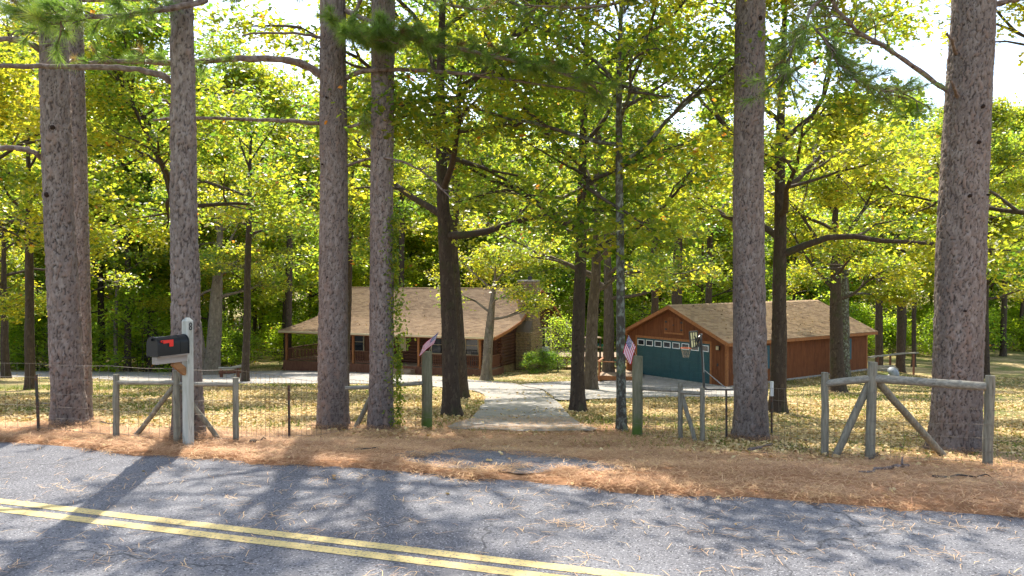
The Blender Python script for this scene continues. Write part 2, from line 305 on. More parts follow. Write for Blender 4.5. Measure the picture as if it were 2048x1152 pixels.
# ------------------------------------------------------------------ trees
def bark_mesh(name, zs, cx, cy, rad, nang, cw, ch, amp, material, seed, flare=.3, zf=.35, lump=.03, raw=False):
    rg = np.random.RandomState(seed); nz_ = len(zs); th = np.arange(nang)/nang
    rm = rad[:max(2, nz_//2)].mean(); nc = max(5, int(round(2*np.pi*rm/cw)))
    H = zs[-1]+2; nr = int(H/ch)+4
    jx = rg.rand(nr, nc)*.8+.1; jy = rg.rand(nr, nc)*.8+.1; cid = rg.rand(nr, nc)
    T_ = th[None]*2*np.pi; Zc = zs[:, None]
    wu = .30*np.sin(Zc*7+T_*2+seed)+.22*np.sin(Zc*17-T_*5+seed*2)+.16*np.sin(Zc*41+T_*9)+.13*np.sin(Zc*23+T_*14+1)
    wv = .28*np.sin(T_*7+Zc*5+seed)+.22*np.sin(T_*15-Zc*9)+.15*np.sin(T_*29+Zc*21)+.1*np.sin(T_*43-Zc*33)
    U = (th*nc)[None]+wu; Vv = Zc/ch+wv+1.5
    iu = np.floor(U).astype(int); iv = np.floor(Vv).astype(int)
    F1 = np.full(U.shape, 9.); F2 = F1.copy(); ID = np.zeros(U.shape)
    for a in (-1, 0, 1):
        for b in (-1, 0, 1):
            r_ = np.clip(iv+b, 0, nr-1); c_ = (iu+a) % nc
            dx = np.abs(iu+a+jx[r_, c_]-U); dy = np.abs(iv+b+jy[r_, c_]-Vv)
            d = (dx**2.6+(dy*.8)**2.6)**(1/2.6)*(.85+.3*cid[r_, c_])
            near = d < F1; F2 = np.where(near, F1, np.minimum(F2, d)); ID = np.where(near, cid[r_, c_], ID); F1 = np.where(near, d, F1)
    mod = .5+.5*np.sin(Zc*3.1+T_*4+seed)*np.sin(T_*11+Zc*6)
    crack = sstep(.0, .10+.12*mod, F2-F1); crack = 1-(1-crack)*(.72+.28*(1-mod))
    fl = 1+flare*np.exp(-np.clip(zs, 0, 99)/zf)[:, None]*(1+.35*np.sin(th*2*np.pi*5+seed)[None]+.2*np.sin(th*2*np.pi*3+seed*2)[None])
    lum = lump*(np.sin(zs[:, None]*1.1+th[None]*6.28+seed)+np.sin(zs[:, None]*2.3+th[None]*12.57+seed*3)*.6)
    RR = rad[:, None]*fl*(1+lum)+amp*(crack*(.45+.7*ID)-.95)+rg.normal(0, amp*.07, U.shape)
    X = cx[:, None]+RR*np.cos(th*2*np.pi)[None]; Y = cy[:, None]+RR*np.sin(th*2*np.pi)[None]; Z = zs[:, None]+np.zeros_like(X)
    V = np.stack([X, Y, Z], -1).reshape(-1, 3)
    i = np.arange(nz_-1)[:, None]*nang; j = np.arange(nang)[None]
    Q = np.stack([i+j, i+(j+1) % nang, i+nang+(j+1) % nang, i+nang+j], -1).reshape(-1, 4)
    if raw: return V, Q, crack.ravel(), ID.ravel()
    return np_mesh(name, V, Q, [material], smooth=True, attrs={'crack': ('POINT', crack.ravel()), 'plate': ('POINT', ID.ravel())})

LOBED = np.array([(0, 0, 0), (.30, .30, .07), (.50, .13, .02), (.76, .32, .06), (1, 0, -.03), (.76, -.32, .06), (.50, -.13, .02), (.30, -.30, .07)])
LOBF5 = [[0, 1, 2, 3, 4], [0, 4, 5, 6, 7]]
KITE = np.array([(0, 0, 0), (.45, .33, .10), (1, 0, 0), (.45, -.33, .10)])
def leaves(Pn, size, rg, lobed=True, up=.8, tilt=.75, tint=None, droop=.3, sv=.25):
    n = len(Pn); N = rg.normal(0, tilt, (n, 3)); N[:, 2] = np.abs(N[:, 2])*.5+up; N /= np.linalg.norm(N, axis=1)[:, None]
    A = rg.normal(0, 1, (n, 3)); A[:, 2] -= droop; A -= (A*N).sum(1)[:, None]*N; A /= np.linalg.norm(A, axis=1)[:, None]; B = np.cross(N, A)
    T = LOBED if lobed else KITE; S = size*(1+rg.uniform(-sv, sv, n))
    V = Pn[:, None]+S[:, None, None]*(T[None, :, 0:1]*A[:, None]+T[None, :, 1:2]*B[:, None]+T[None, :, 2:3]*N[:, None])
    k = len(T); base = np.arange(n)[:, None]*k
    if lobed:
        fs = [(base[:, :, None]+np.array(LOBF5)[None]).reshape(-1, 5)]; tt = np.repeat(tint, 2)
    else:
        f = (base[:, :, None]+np.array([[0, 1, 2], [0, 2, 3]])[None]).reshape(-1, 3); fs = [f]; tt = np.repeat(tint, 2)
    return V.reshape(-1, 3), fs, tt
def grow(p, d, L, n, rg, lift=0, jit=.12):
    pts = [p]; d = d/np.linalg.norm(d)
    for i in range(n):
        d = d+rg.normal(0, jit, 3); d[2] += lift; d /= np.linalg.norm(d); p = p+d*L/n; pts.append(p)
    return np.array(pts)
def merge(parts):
    V = []; Q = []; o = 0
    for v, q in parts: V.append(v); Q.append(q+o); o += len(v)
    return np.concatenate(V), np.concatenate(Q)
def oak(seed, H, r0, cb, Rc, nlimb=13, nsec=5, ntw=4, per=70, leaf=.15, lobed=None, path=None, bark='oak_bark', leafm='leaf', top=.35, nang=28, dz=.07, bias=None, tint0=.42, forks=0, azs=None, vis=12, flat=1.0, orange=.0):
    """returns trunk mesh, crown mesh in local coordinates (base at the origin)"""
    rg = np.random.RandomState(seed)
    zc = np.linspace(-.4, H, 12)
    if path is None:
        px = np.cumsum(rg.normal(0, .07*H/12, 12)); py = np.cumsum(rg.normal(0, .07*H/12, 12)); px -= px[0]; py -= py[0]
    else:
        pz = [p[0] for p in path]; px = np.interp(zc, pz, [p[1] for p in path]); py = np.cumsum(rg.normal(0, .04, 12)); py -= py[0]
        px = px+np.where(zc > pz[-1], (zc-pz[-1])*.03, 0)
    zs = np.concatenate([np.arange(-.4, min(H, vis), dz), np.arange(min(H, vis), H, .5)])
    cx = np.interp(zs, zc, px); cy = np.interp(zs, zc, py)
    prof = lambda z: r0*np.clip(1-.55*np.clip(z/max(cb, 1), 0, 1)*.45-np.clip((z-cb)/(H-cb), 0, 1)*.72, .06, 2)
    rad = prof(zs)
    tm = bark_mesh('oak_trunk', zs, cx, cy, rad, nang, .055, .24, .018 if r0 > .1 else .008, M[bark], seed, flare=.35, zf=.25, raw=True)
    limbs = []; twigs = []; tips = []; ends = []
    for i in range(nlimb):
        f = (i+.3*rg.rand())/nlimb; h = cb+(H-cb)*f**1.05*.93
        az = (i*2.4+rg.uniform(-.5, .5)) if azs is None or i >= len(azs) else azs[i]
        sh = math.sin(min(1, .30+f*.85)*math.pi)**.6 if f < .99 else .2
        L = Rc*(.45+.6*sh)*rg.uniform(.6, 1.3)*(1-.55*f**2)
        if bias is not None: L *= 1+.35*math.cos(az-bias)
        el = R(15+50*f+rg.uniform(-10, 12))
        p0 = np.array([np.interp(h, zc, px), np.interp(h, zc, py), h])
        d = np.array([math.cos(az)*math.cos(el), math.sin(az)*math.cos(el), math.sin(el)])
        lp = grow(p0, d, L, 8, rg, .03 if f > .25 else -.01, .13)
        rl = min(prof(h)*.62, .035+L*.018); limbs.append(tube_np(lp, np.linspace(rl, .018, len(lp)), 7 if lobed else 5))
        for j in range(nsec):
            k = .28+.72*(j+rg.rand())/nsec; q = k*8; a = int(min(q, 7)); p1 = lp[a]+(lp[a+1]-lp[a])*(q-a)
            dd = (lp[a+1]-lp[a]); dd /= np.linalg.norm(dd); sd = rg.choice([-1, 1])*rg.uniform(.5, 1.25)
            d2 = np.array([dd[0]*math.cos(sd)-dd[1]*math.sin(sd), dd[0]*math.sin(sd)+dd[1]*math.cos(sd), dd[2]*.5+rg.uniform(-.25, .4)])
            L2 = L*(.22+.3*(1-k))*rg.uniform(.8, 1.3)+.35
            sp_ = grow(p1, d2, L2, 4, rg, .0, .2); twigs.append(tube_np(sp_, np.linspace(.018+.012*L2, .007, 5), 4))
            for t in range(ntw):
                kk = .35+.65*(t+rg.rand())/ntw; q2 = kk*4; b = int(min(q2, 3)); p2 = sp_[b]+(sp_[b+1]-sp_[b])*(q2-b)
                d3 = d2/np.linalg.norm(d2)+rg.normal(0, .7, 3); d3[2] *= .5
                tp = grow(p2, d3, rg.uniform(.4, .95), 2, rg, -.05, .25); twigs.append(tube_np(tp, np.array([.009, .006, .004]), 3))
                tips.append((tp[1]+tp[2])/2)
    tips = np.array(tips); fq = 4.2/max(Rc, 2.4)*1.1
    cl = np.sin(tips[:, 0]*fq*1.3+seed)+np.sin(tips[:, 1]*fq*1.3+seed*2+tips[:, 2]*.5)+np.sin(tips[:, 2]*fq*1.9+tips[:, 0]*.6+seed*3)
    tips = tips[(cl > -.75) | (rg.rand(len(tips)) < .15)]; nt_ = len(tips); per = int(per*1.55)
    LP = np.repeat(tips, per, 0)+rg.normal(0, 1, (nt_*per, 3))*np.array([.33, .33, .17])*flat
    tw_t = np.clip(rg.normal(tint0, .2, nt_), 0, 1)
    tint = np.clip(np.repeat(tw_t, per)+rg.normal(0, .15, nt_*per), 0, .97); tint[rg.rand(len(tint)) < .005] = 2; br = np.repeat(rg.rand(nt_) < orange, per); tint[br & (rg.rand(len(tint)) < .7)] = 2
    V, fs, tt = leaves(LP, leaf, rg, lobed, tint=tint, sv=.42)
    TV, TQ = merge(twigs); o = len(TV)
    allF = [TQ]+[f+o for f in fs]; nf = sum(len(f) for f in fs)
    cm = np_mesh('crown', np.concatenate([TV, V]), allF, [M['twig'], M[leafm]], midx=np.concatenate([np.zeros(len(TQ)), np.ones(nf)]), attrs={'tint': ('FACE', np.concatenate([np.zeros(len(TQ)), tt]))})
    LV, LQ = merge([(tm[0], tm[1])]+limbs); nx = len(LV)-len(tm[0])
    tmm = np_mesh('trunk', LV, LQ, [M[bark]], smooth=True, attrs={'crack': ('POINT', np.concatenate([tm[2], np.ones(nx)])), 'plate': ('POINT', np.concatenate([tm[3], np.zeros(nx)]))})
    return tmm, cm
def plant_tree(name, meshes, loc, rz, label, group=None, scale=1, cat='tree'):
    e = empty(name, loc, rz, label, cat, group); e.scale = (scale,)*3
    for nm, me in zip(('trunk', 'crown'), meshes):
        o = obj(nm, me, e)
        if nm == 'crown': o['kind'] = 'stuff'
    return e

# ------------------------------------------------------------------ ground, road, drives
def inpoly(px, py, poly):
    poly = np.asarray(poly); c = np.zeros(np.shape(px), bool); n = len(poly); j = n-1
    for i in range(n):
        xi, yi = poly[i]; xj, yj = poly[j]
        with np.errstate(divide='ignore', invalid='ignore'):
            c ^= ((yi > py) != (yj > py)) & (px < (xj-xi)*(py-yi)/(yj-yi+1e-12)+xi)
        j = i
    return c
sv_ = np.concatenate([[-400, -150, -60, -25, -10, -3, 0, 2, 2.8, 3.4, 4, 7.3], np.arange(7.4, 8.6, .045), np.arange(8.6, 16, .14), np.arange(16, 62, .55), np.geomspace(62, 600, 26)])
rv_ = np.concatenate([-np.geomspace(600, 26, 16), np.arange(-24, -9, .4), np.arange(-9, 11, .11), np.arange(11, 30, .4), np.geomspace(31, 600, 16)])
SS, RR_ = np.meshgrid(sv_, rv_, indexing='ij'); gx, gy = xy(RR_, SS); gz = zg(gx, gy)
gz = gz+np.random.normal(0, .004, gz.shape)*((SS > 7.8) & (SS < 14))
ni, nj = SS.shape; i_ = np.arange(ni-1)[:, None]*nj; j_ = np.arange(nj-1)[None]
Q = np.stack([i_+j_, i_+j_+1, i_+nj+j_+1, i_+nj+j_], -1).reshape(-1, 4)[:, ::-1]
def strawf(x, y):
    s = sval(x, y); a = 1-sstep(11.0, 14.2, s+.9*wob(x*.8, y*.8)); b = (1-sstep(1.6, 3.4, np.abs(x-.5)))*(1-sstep(15.5, 21, y+1.5*wob(x, y)))
    return np.maximum(a, b)*(s > 7)
straw = strawf(gx, gy)
ground = obj('ground', np_mesh('ground', np.stack([gx, gy, gz], -1).reshape(-1, 3), Q, [M['ground']], smooth=True, attrs={'straw': ('POINT', straw.ravel())})); tag(ground, kind='structure')

def sheet(name, xs, ys, zf, material, kind='structure'):
    X, Y = np.meshgrid(xs, ys, indexing='ij'); a, b = X.shape; x, y = xy(X, Y)
    V = np.stack([x, y, zf(x, y)], -1).reshape(-1, 3); i = np.arange(a-1)[:, None]*b; j = np.arange(b-1)[None]
    Qs = np.stack([i+j, i+b+j, i+b+j+1, i+j+1], -1).reshape(-1, 4)
    return tag(obj(name, np_mesh(name, V, Qs, [material])), kind=kind)
rr = np.concatenate([-np.geomspace(600, 32, 10), np.arange(-30, 30, 1.), np.geomspace(30, 600, 10)])
sheet('road', rr, np.array([3.35, 5.6, 7.78]), lambda x, y: np.zeros_like(x)-.004, M['asphalt'])
def stripe(off):
    w = .060; a = xy(-60, 5.39+2.25*1.0+off); b = xy(40, 5.39-1.5+off); m = MB(); A_ = Vector((*a, 0)); B_ = Vector((*b, 0)); n_s = (B_-A_).normalized().cross(Vector((0, 0, 1)))*w
    m.add([A_+n_s, B_+n_s, B_-n_s, A_-n_s], [(0, 1, 2, 3)]); o = m.build('road_marking', M['yellow']); tag(o, kind='structure')
stripe(.10); stripe(-.095)

def smooth_poly(pts, k=3):
    out = []; n = len(pts)
    for i in range(n):
        p0, p1, p2, p3 = (Vector(pts[(i+a) % n]) for a in (-1, 0, 1, 2))
        for t in range(k):
            u = t/k; out.append(.5*((2*p1)+(p2-p0)*u+(2*p0-5*p1+4*p2-p3)*u*u+(3*p1-p0-3*p2+p3)*u**3))
    return out
def drape(name, px, off, material, step=1.0, jit=.0, k=3, edge=.03):
    pts = [G(x, y).to_2d() for x, y in px]; pts = smooth_poly(pts, k) if k > 1 else [Vector(p) for p in pts]
    if jit: pts = [p+Vector((random.gauss(0, jit), random.gauss(0, jit))) for p in pts]
    bm = bmesh.new(); bm.faces.new([bm.verts.new((p.x, p.y, 0)) for p in pts])
    xs = [p.x for p in pts]; ys = [p.y for p in pts]
    for axis, lo, hi in ((0, min(xs), max(xs)), (1, min(ys), max(ys))):
        t = math.floor(lo/step)*step+step*.37
        while t < hi:
            co = [0, 0, 0]; no = [0, 0, 0]; co[axis] = t; no[axis] = 1
            bmesh.ops.bisect_plane(bm, geom=bm.verts[:]+bm.edges[:]+bm.faces[:], plane_co=co, plane_no=no); t += step
    bmesh.ops.triangulate(bm, faces=bm.faces[:])
    for v in bm.verts: v.co.z = zgf(v.co.x, v.co.y)+(off(v.co.x, v.co.y) if callable(off) else off)
    bmesh.ops.recalc_face_normals(bm, faces=bm.faces)
    if sum(f.normal.z for f in bm.faces) < 0: bmesh.ops.reverse_faces(bm, faces=bm.faces[:])
    me = bpy.data.meshes.new(name); bm.to_mesh(me); bm.free(); me.materials.append(material)
    tag(obj(name, me), kind='structure'); return [(p.x, p.y) for p in pts]
drive_px = [(905, 862), (938, 840), (962, 815), (972, 798), (958, 786), (915, 779), (860, 773), (790, 769), (700, 768), (600, 768), (480, 768), (340, 764), (200, 759), (80, 757), (-60, 756), (-260, 754),
            (-260, 745), (-60, 746), (120, 744), (300, 745), (430, 743), (560, 742), (680, 744), (790, 749), (880, 754), (960, 762), (1030, 768), (1075, 778), (1105, 798), (1128, 822), (1160, 850), (1180, 864)]
DRIVE = drape('driveway', drive_px, lambda x, y: -.03+.065*float(sstep(12.4, 15.2, y+1.1*wob(x*1.7, y*1.7))), M['drive'], .5, .02)
park_px = [(1040, 771), (1110, 765), (1190, 760), (1245, 752), (1330, 755), (1456, 779), (1500, 783), (1500, 795), (1400, 796), (1300, 797), (1210, 800), (1120, 803), (1108, 797), (1085, 781)]
PARK = drape('parking_apron', park_px, .055, M['drive'], 1.0, 0, 2)
apron_px = [(790, 914), (830, 903), (880, 905), (925, 896), (985, 893), (1040, 899), (1070, 908), (1120, 911), (1190, 925), (1250, 938), (1190, 944), (1130, 936), (1095, 946), (1040, 950), (975, 941), (905, 939), (850, 932)]
APRON = drape('asphalt_patch', apron_px, .014, M['asphalt'], .3, .012, 4)

# ------------------------------------------------------------------ litter, straw, grass (past counting)
rg = np.random.RandomState(3)
def in_view(x, y, m=.7): return np.abs(x) < (.645*y+m)
def scatter(n, s0, s1, rmax, powr=1.0):
    s = s0+(s1-s0)*rg.rand(n)**powr; r = rg.uniform(-rmax, rmax, n); x, y = xy(r, s); k = in_view(x, y); return x[k], y[k]
def litter(name, x, y, size, hz, tint, material, lobed=False, label=None):
    z = zg(x, y)+hz
    V, fs, tt = leaves(np.stack([x, y, z], -1), size, rg, lobed, up=1.0, tilt=.45, tint=tint, droop=0, sv=.45)
    o = obj(name, np_mesh(name, V, fs, [material], attrs={'tint': ('FACE', tt)})); return tag(o, label, 'ground cover', kind='stuff')
def ondrive(x, y): return inpoly(x, y, DRIVE) | inpoly(x, y, PARK)
x1, y1 = scatter(230000, 10.8, 30, 22, 1.15); x2, y2 = scatter(90000, 30, 60, 42, 1.1)
x = np.concatenate([x1, x2]); y = np.concatenate([y1, y2]); s = sval(x, y)
dens = (1-.93*strawf(x, y))*np.clip(.85+1.4*wob(x*.33+2, y*.33)+.35*wob(x*1.3, y*1.3+2), .2, 1); dens *= 1.15-.5*sstep(19, 27, s)*(1-sstep(34, 42, s)); dens *= np.where(ondrive(x, y), .05+.3*sstep(0, .6, wob(x*.9, y*.9)), 1)
dens *= np.where((s > 46) & (x < 5), .6, 1)
k = rg.rand(len(x)) < dens; x = x[k]; y = y[k]
litter('fallen_leaves', x, y, .054+.0012*np.clip(y, 0, 45), rg.uniform(.008, .04, len(x)), np.clip(rg.normal(.66, .2, len(x)), 0, 1.2), M['litter'], label='tan oak leaves fallen all over the yard grass')
# pine straw: thin tapering needles lying flat
def needles_flat(name, x, y, L, w, tint, material, lift, label, zfun=None):
    n = len(x); a = rg.uniform(0, 2*np.pi, n); z = (zg(x, y) if zfun is None else zfun(x, y)); el = rg.normal(0, .16, n)
    d = np.stack([np.cos(a), np.sin(a)], -1); c = rg.normal(0, .12, n)
    p0 = np.stack([x, y, z+lift], -1)
    mid = p0+np.stack([d[:, 0]*L*.5-d[:, 1]*c*L, d[:, 1]*L*.5+d[:, 0]*c*L, np.abs(el)*L*.5], -1)
    p1 = p0+np.stack([d[:, 0]*L, d[:, 1]*L, el*L*.4], -1)
    sd = np.stack([-d[:, 1]*w, d[:, 0]*w, w*0], -1)
    V = np.stack([p0-sd*.5, p0+sd*.5, mid-sd*.5, mid+sd*.5, p1], 1).reshape(-1, 3); b = np.arange(n)[:, None]*5
    q = b+np.array([[0, 2, 3, 1]]); t = b+np.array([[2, 4, 3]])
    o = obj(name, np_mesh(name, V, [q, t], [material], attrs={'tint': ('FACE', np.concatenate([tint, tint]))})); return tag(o, label, 'ground cover', kind='stuff')
n = 240000
s = 7.62+6.4*rg.rand(n)**1.35; r = rg.uniform(-10.5, 12, n); x, y = xy(r, s); e = edge_s(r)
dens = (1-sstep(10.8, 14, s+.9*wob(x*.8, y*.8)))*sstep(e-.12, e+.05, s)
cl = .6+.6*wob(x*2.3, y*2.3); dens *= np.clip(cl, .25, 1); dens *= np.where(inpoly(x, y, APRON), .06+.9*sstep(.15, .5, wob(x*1.7+1, y*2.6)), 1)
k = (rg.rand(n) < dens) & in_view(x, y); x, y = x[k], y[k]
xd = rg.uniform(-2.8, 3.2, 46000); yd = rg.uniform(11, 21, 46000); kd = rg.rand(46000) < ((1-sstep(13.5, 19.5, yd+wob(xd, yd)*2.2))*.8)
x = np.concatenate([x, xd[kd]]); y = np.concatenate([y, yd[kd]]); m = len(x)
zdr = lambda a, b: zg(a, b)+np.where(inpoly(a, b, APRON), .010, 0)+np.where(inpoly(a, b, DRIVE), .03, 0)
needles_flat('pine_straw', x, y, rg.uniform(.09, .19, m), rg.uniform(.0035, .006, m)*(1+.02*y), np.clip(rg.normal(.55, .2, m)+.16*wob(x*1.3, y*1.3), 0, 1), M['straw'], rg.uniform(.004, .045, m), 'orange brown pine needles banked along the road verge', zdr)
# needles blown on the asphalt, in small bunches
cxs, cys, LL = [], [], []
for _ in range(330):
    s = 3.6+4*rg.rand()**.8; r = rg.uniform(-6.5, 6.5); k = rg.randint(2, 9)
    sx, sy = xy(r+rg.normal(0, .09, k), s+rg.normal(0, .035, k)); cxs += list(sx); cys += list(sy)
r = rg.uniform(-9, 9, 800); s = rg.uniform(3.6, 7.7, 800); sx, sy = xy(r, s); cxs += list(sx); cys += list(sy)
x = np.array(cxs); y = np.array(cys); m = len(x)
needles_flat('road_needles', x, y, rg.uniform(.08, .18, m), np.full(m, .0042), np.clip(rg.normal(.8, .15, m), 0, 1), M['straw'], rg.uniform(.003, .012, m), 'loose pine needles scattered in bunches over the road', lambda x, y: x*0)
r = rg.uniform(-9, 9, 260); s = 9.9-2.3*rg.rand(260)**.5*1.5; x, y = xy(r, s); k = (s > 6.8); x = x[k]; y = y[k]
litter('verge_leaves', x, y, .062, .03, np.clip(rg.normal(.6, .2, len(x)), 0, 1), M['litter'], True, 'few curled oak leaves lying on the pine straw verge')
# grass blades
x1, y1 = scatter(190000, 11.5, 48, 28, 1.15); dens = np.clip(.38+1.2*wob(x1*.37+4, y1*.37+1), 0, 1)*sstep(11.5, 14, sval(x1, y1))*np.where(ondrive(x1, y1), 0, 1)
k = rg.rand(len(x1)) < dens; x, y = x1[k], y1[k]; n = len(x); a = rg.uniform(0, 6.28, n); h = rg.uniform(.03, .09, n); z = zg(x, y)
w = .010*(1+y*.03); V = np.stack([np.stack([x-np.cos(a)*w, y-np.sin(a)*w, z], -1), np.stack([x+np.cos(a)*w, y+np.sin(a)*w, z], -1), np.stack([x+rg.normal(0, .04, n), y+rg.normal(0, .04, n), z+h], -1)], 1).reshape(-1, 3)
tag(obj('yard_grass', np_mesh('yard_grass', V, (np.arange(n)[:, None]*3+np.arange(3)), [M['grass']], attrs={'tint': ('FACE', np.clip(rg.normal(.45, .25, n), 0, 1))})), 'short olive green grass between the fallen leaves', 'grass', kind='stuff')

# ------------------------------------------------------------------ pines
def needle_tufts(tufts, rg, nper=46, L=.17, w=.0038, brown=.03):
    """tufts: list of (point, axis, size)"""
    P0 = np.repeat(np.array([t[0] for t in tufts]), nper, 0); A = np.repeat(np.array([t[1] for t in tufts]), nper, 0); S = np.repeat(np.array([t[2] for t in tufts]), nper)
    n = len(P0); back = rg.uniform(0, .12, n); P0 = P0-A*back[:, None]*S[:, None]
    D = A*rg.uniform(.35, 1.1, n)[:, None]+rg.normal(0, .5, (n, 3)); D[:, 2] -= .05; D /= np.linalg.norm(D, axis=1)[:, None]
    P1 = P0+D*(L*S*rg.uniform(.8, 1.15, n))[:, None]; P1[:, 2] -= .015
    sd = np.cross(D, rg.normal(0, 1, (n, 3))); sd /= np.linalg.norm(sd, axis=1)[:, None]+1e-9; sd *= w
    V = np.stack([P0-sd*.5, P0+sd*.5, P1], 1).reshape(-1, 3)
    tt = np.repeat(np.clip(rg.normal(.42, .16, len(tufts)), 0, .8), nper)+rg.normal(0, .1, n); tt[np.repeat(rg.rand(len(tufts)) < brown, nper)] = 2
    return V, np.arange(n)[:, None]*3+np.arange(3), np.clip(tt, 0, 2)
def twiggy(path, rg, n, L, start=.3, droop=0, sub=3):
    """sub-twigs along a limb path, with tuft anchors at their ends"""
    tubes = []; tuf = []; m = len(path)-1
    for i in range(n):
        q = (start+(1-start)*(i+rg.rand())/n)*m; a = min(int(q), m-1); p = path[a]+(path[a+1]-path[a])*(q-a); d = path[a+1]-path[a]; d /= np.linalg.norm(d)
        sd = rg.choice([-1, 1])*rg.uniform(.4, 1.1); v = np.cross(d, [0, 0, 1]); dd = d*math.cos(sd)+v*math.sin(sd)+np.array([0, 0, rg.uniform(-.3, .35)+droop])
        l = L*rg.uniform(.5, 1.2); tp = grow(p, dd, l, 4, rg, .04, .15); tubes.append(tube_np(tp, np.linspace(.013, .006, 5), 4))
        for t in range(sub):
            k = rg.randint(2, 5); d4 = (tp[k]-tp[k-1]); d4 /= np.linalg.norm(d4); d5 = d4+rg.normal(0, .35, 3); e = grow(tp[k], d5, rg.uniform(.05, .18), 2, rg); tubes.append(tube_np(e, np.array([.006, .005, .004]), 3))
            d5 = e[-1]-e[-2]; tuf.append((e[-1], d5/np.linalg.norm(d5), rg.uniform(.75, 1.15)))
    return tubes, tuf
def pine(base, tops, label, seed, H=15, nb=15, crown=True, vis=7.6, flare=.22):
    """tops: list of (image y, image x centre, image width)"""
    rg = np.random.RandomState(seed); b = G(*base); D = b.y
    zw = [P(x, y, D) for y, x, w in tops]; zz = np.array([-.5]+[0]+[v.z-b.z for v in zw]); xx = np.array([0, 0]+[v.x-b.x for v in zw]); ww = np.array([tops[0][2]]*2+[t[2] for t in tops])*D/F/2
    o = np.argsort(zz); zz, xx, ww = zz[o], xx[o], ww[o]
    zs = np.concatenate([np.arange(-.3, vis+.3, .021), np.arange(vis+.3, H, .4)])
    sl_ = (xx[-1]-xx[-3])/(zz[-1]-zz[-3]); cx = np.interp(zs, zz, xx)+np.where(zs > zz[-1], (zs-zz[-1])*sl_, 0)
    rad = np.interp(zs, zz, ww)*np.where(zs > zz[-1], np.clip(1-(zs-zz[-1])/(H-zz[-1])*.8, .1, 1), 1)
    cy = .03*np.sin(zs*.5+seed)
    e = empty('pine_tree', b, 0, label, 'pine tree', 'tall pines along the road fence')
    nang = int(2*np.pi*ww.max()/.0165); me = bark_mesh('trunk', zs, cx, cy, rad, nang, .062, .165, .028, M['pine_bark'], seed, flare=flare, zf=.28, lump=.012)
    obj('trunk', me, e)
    if crown:
        tb = []; tuf = []
        for i in range(nb):
            h = H*.58+H*.42*i/nb; az = i*2.4; L = (1-i/nb*.7)*2.9; d = np.array([math.cos(az), math.sin(az), .25])
            lp = grow(np.array([np.interp(h, zs, cx), 0, h]), d, L, 6, rg, .03, .12); tb.append(tube_np(lp, np.linspace(.05, .012, 7), 5)); a_, t_ = twiggy(lp, rg, 9, .8, .25, 0, 3); tb += a_; tuf += t_
        V, Fq, tt = needle_tufts(tuf, rg, 30, .2, .008); TV, TQ = merge(tb)
        c = obj('crown', np_mesh('crown', np.concatenate([TV, V]), [TQ, Fq+len(TV)], [M['pine_limb'], M['needle']], midx=np.concatenate([np.zeros(len(TQ)), np.ones(len(Fq))]), attrs={'tint': ('FACE', np.concatenate([np.zeros(len(TQ)), tt]))}), e); c['kind'] = 'stuff'
    return e, b
def limb(tree, base, px, r0, r1, seed, n=0, L=.4, start=.3, name='branch', droop=0, sub=3, nper=46, brown=.04, clus=None):
    """a real branch: px = (image x, image y, depth) way points, kept at its own depth"""
    rg = np.random.RandomState(seed); w = [P(x, y, D)-base for x, y, D in px]
    pts = []
    for i in range(len(w)-1):
        p0 = w[max(i-1, 0)]; p1 = w[i]; p2 = w[i+1]; p3 = w[min(i+2, len(w)-1)]
        for t in range(5):
            u = t/5; pts.append(.5*((2*p1)+(p2-p0)*u+(2*p0-5*p1+4*p2-p3)*u*u+(3*p1-p0-3*p2+p3)*u**3))
    pts.append(w[-1]); pts = np.array([tuple(p) for p in pts])+0; pts[1:-1] += rg.normal(0, .006, (len(pts)-2, 3))
    rad = np.linspace(r0, r1, len(pts))*(1+rg.normal(0, .06, len(pts))); V, Qd = tube_np(pts, rad, 9)
    V = V+rg.normal(0, .0018, V.shape)
    b = obj(name, np_mesh(name, V, Qd, [M['pine_limb']], smooth=True), tree)
    if n:
        tb, tuf = twiggy(pts, rg, n, L, start, droop, sub); TV, TQ = merge(tb)
        if nper:
            V, Fq, tt = needle_tufts(tuf, rg, int(nper*1.25), .20, .0058, brown); allv = np.concatenate([TV, V])
            c = obj('needles', np_mesh('needles', allv, [TQ, Fq+len(TV)], [M['pine_limb'], M['needle']], midx=np.concatenate([np.zeros(len(TQ)), np.ones(len(Fq))]), attrs={'tint': ('FACE', np.concatenate([np.zeros(len(TQ)), tt]))}), b)
        else: c = obj('twigs', np_mesh('twigs', TV, TQ, [M['pine_limb']]), b)
        c['kind'] = 'stuff'
    return b
PN = {}
PN[1], B1 = pine((138, 857), [(700, 130, 62), (400, 116, 56), (150, 110, 55), (0, 108, 54)], 'grey barked pine at the far left in front of its close twin trunk', 1, 15, 8)
PN[2], B2 = pine((160, 846), [(700, 160, 42), (400, 155, 42), (150, 149, 40), (0, 146, 36)], 'pine trunk half hidden tight behind the leftmost pine', 2, 14, 6)
PN[3], B3 = pine((378, 876), [(700, 375, 58), (400, 369, 52), (150, 367, 47), (0, 365, 44)], 'pine trunk directly behind the mailbox post', 3, 15, 10)
PN[4], B4 = pine((668, 856), [(700, 667, 60), (400, 668, 56), (150, 666, 53), (0, 665, 51)], 'stout pine left of the ivy covered trunk with the lowest green bough', 4, 16, 20)
PN[5], B5 = pine((763, 862), [(700, 763, 49), (400, 763, 46), (150, 765, 46), (0, 766, 46)], 'slimmer pine with green ivy climbing its right side', 5, 15, 20)
PN[6], B6 = pine((1503, 881), [(700, 1500, 66), (400, 1498, 60), (150, 1499, 59), (0, 1500, 58)], 'straight grey pine in front of the garage roof', 6, 16, 26)
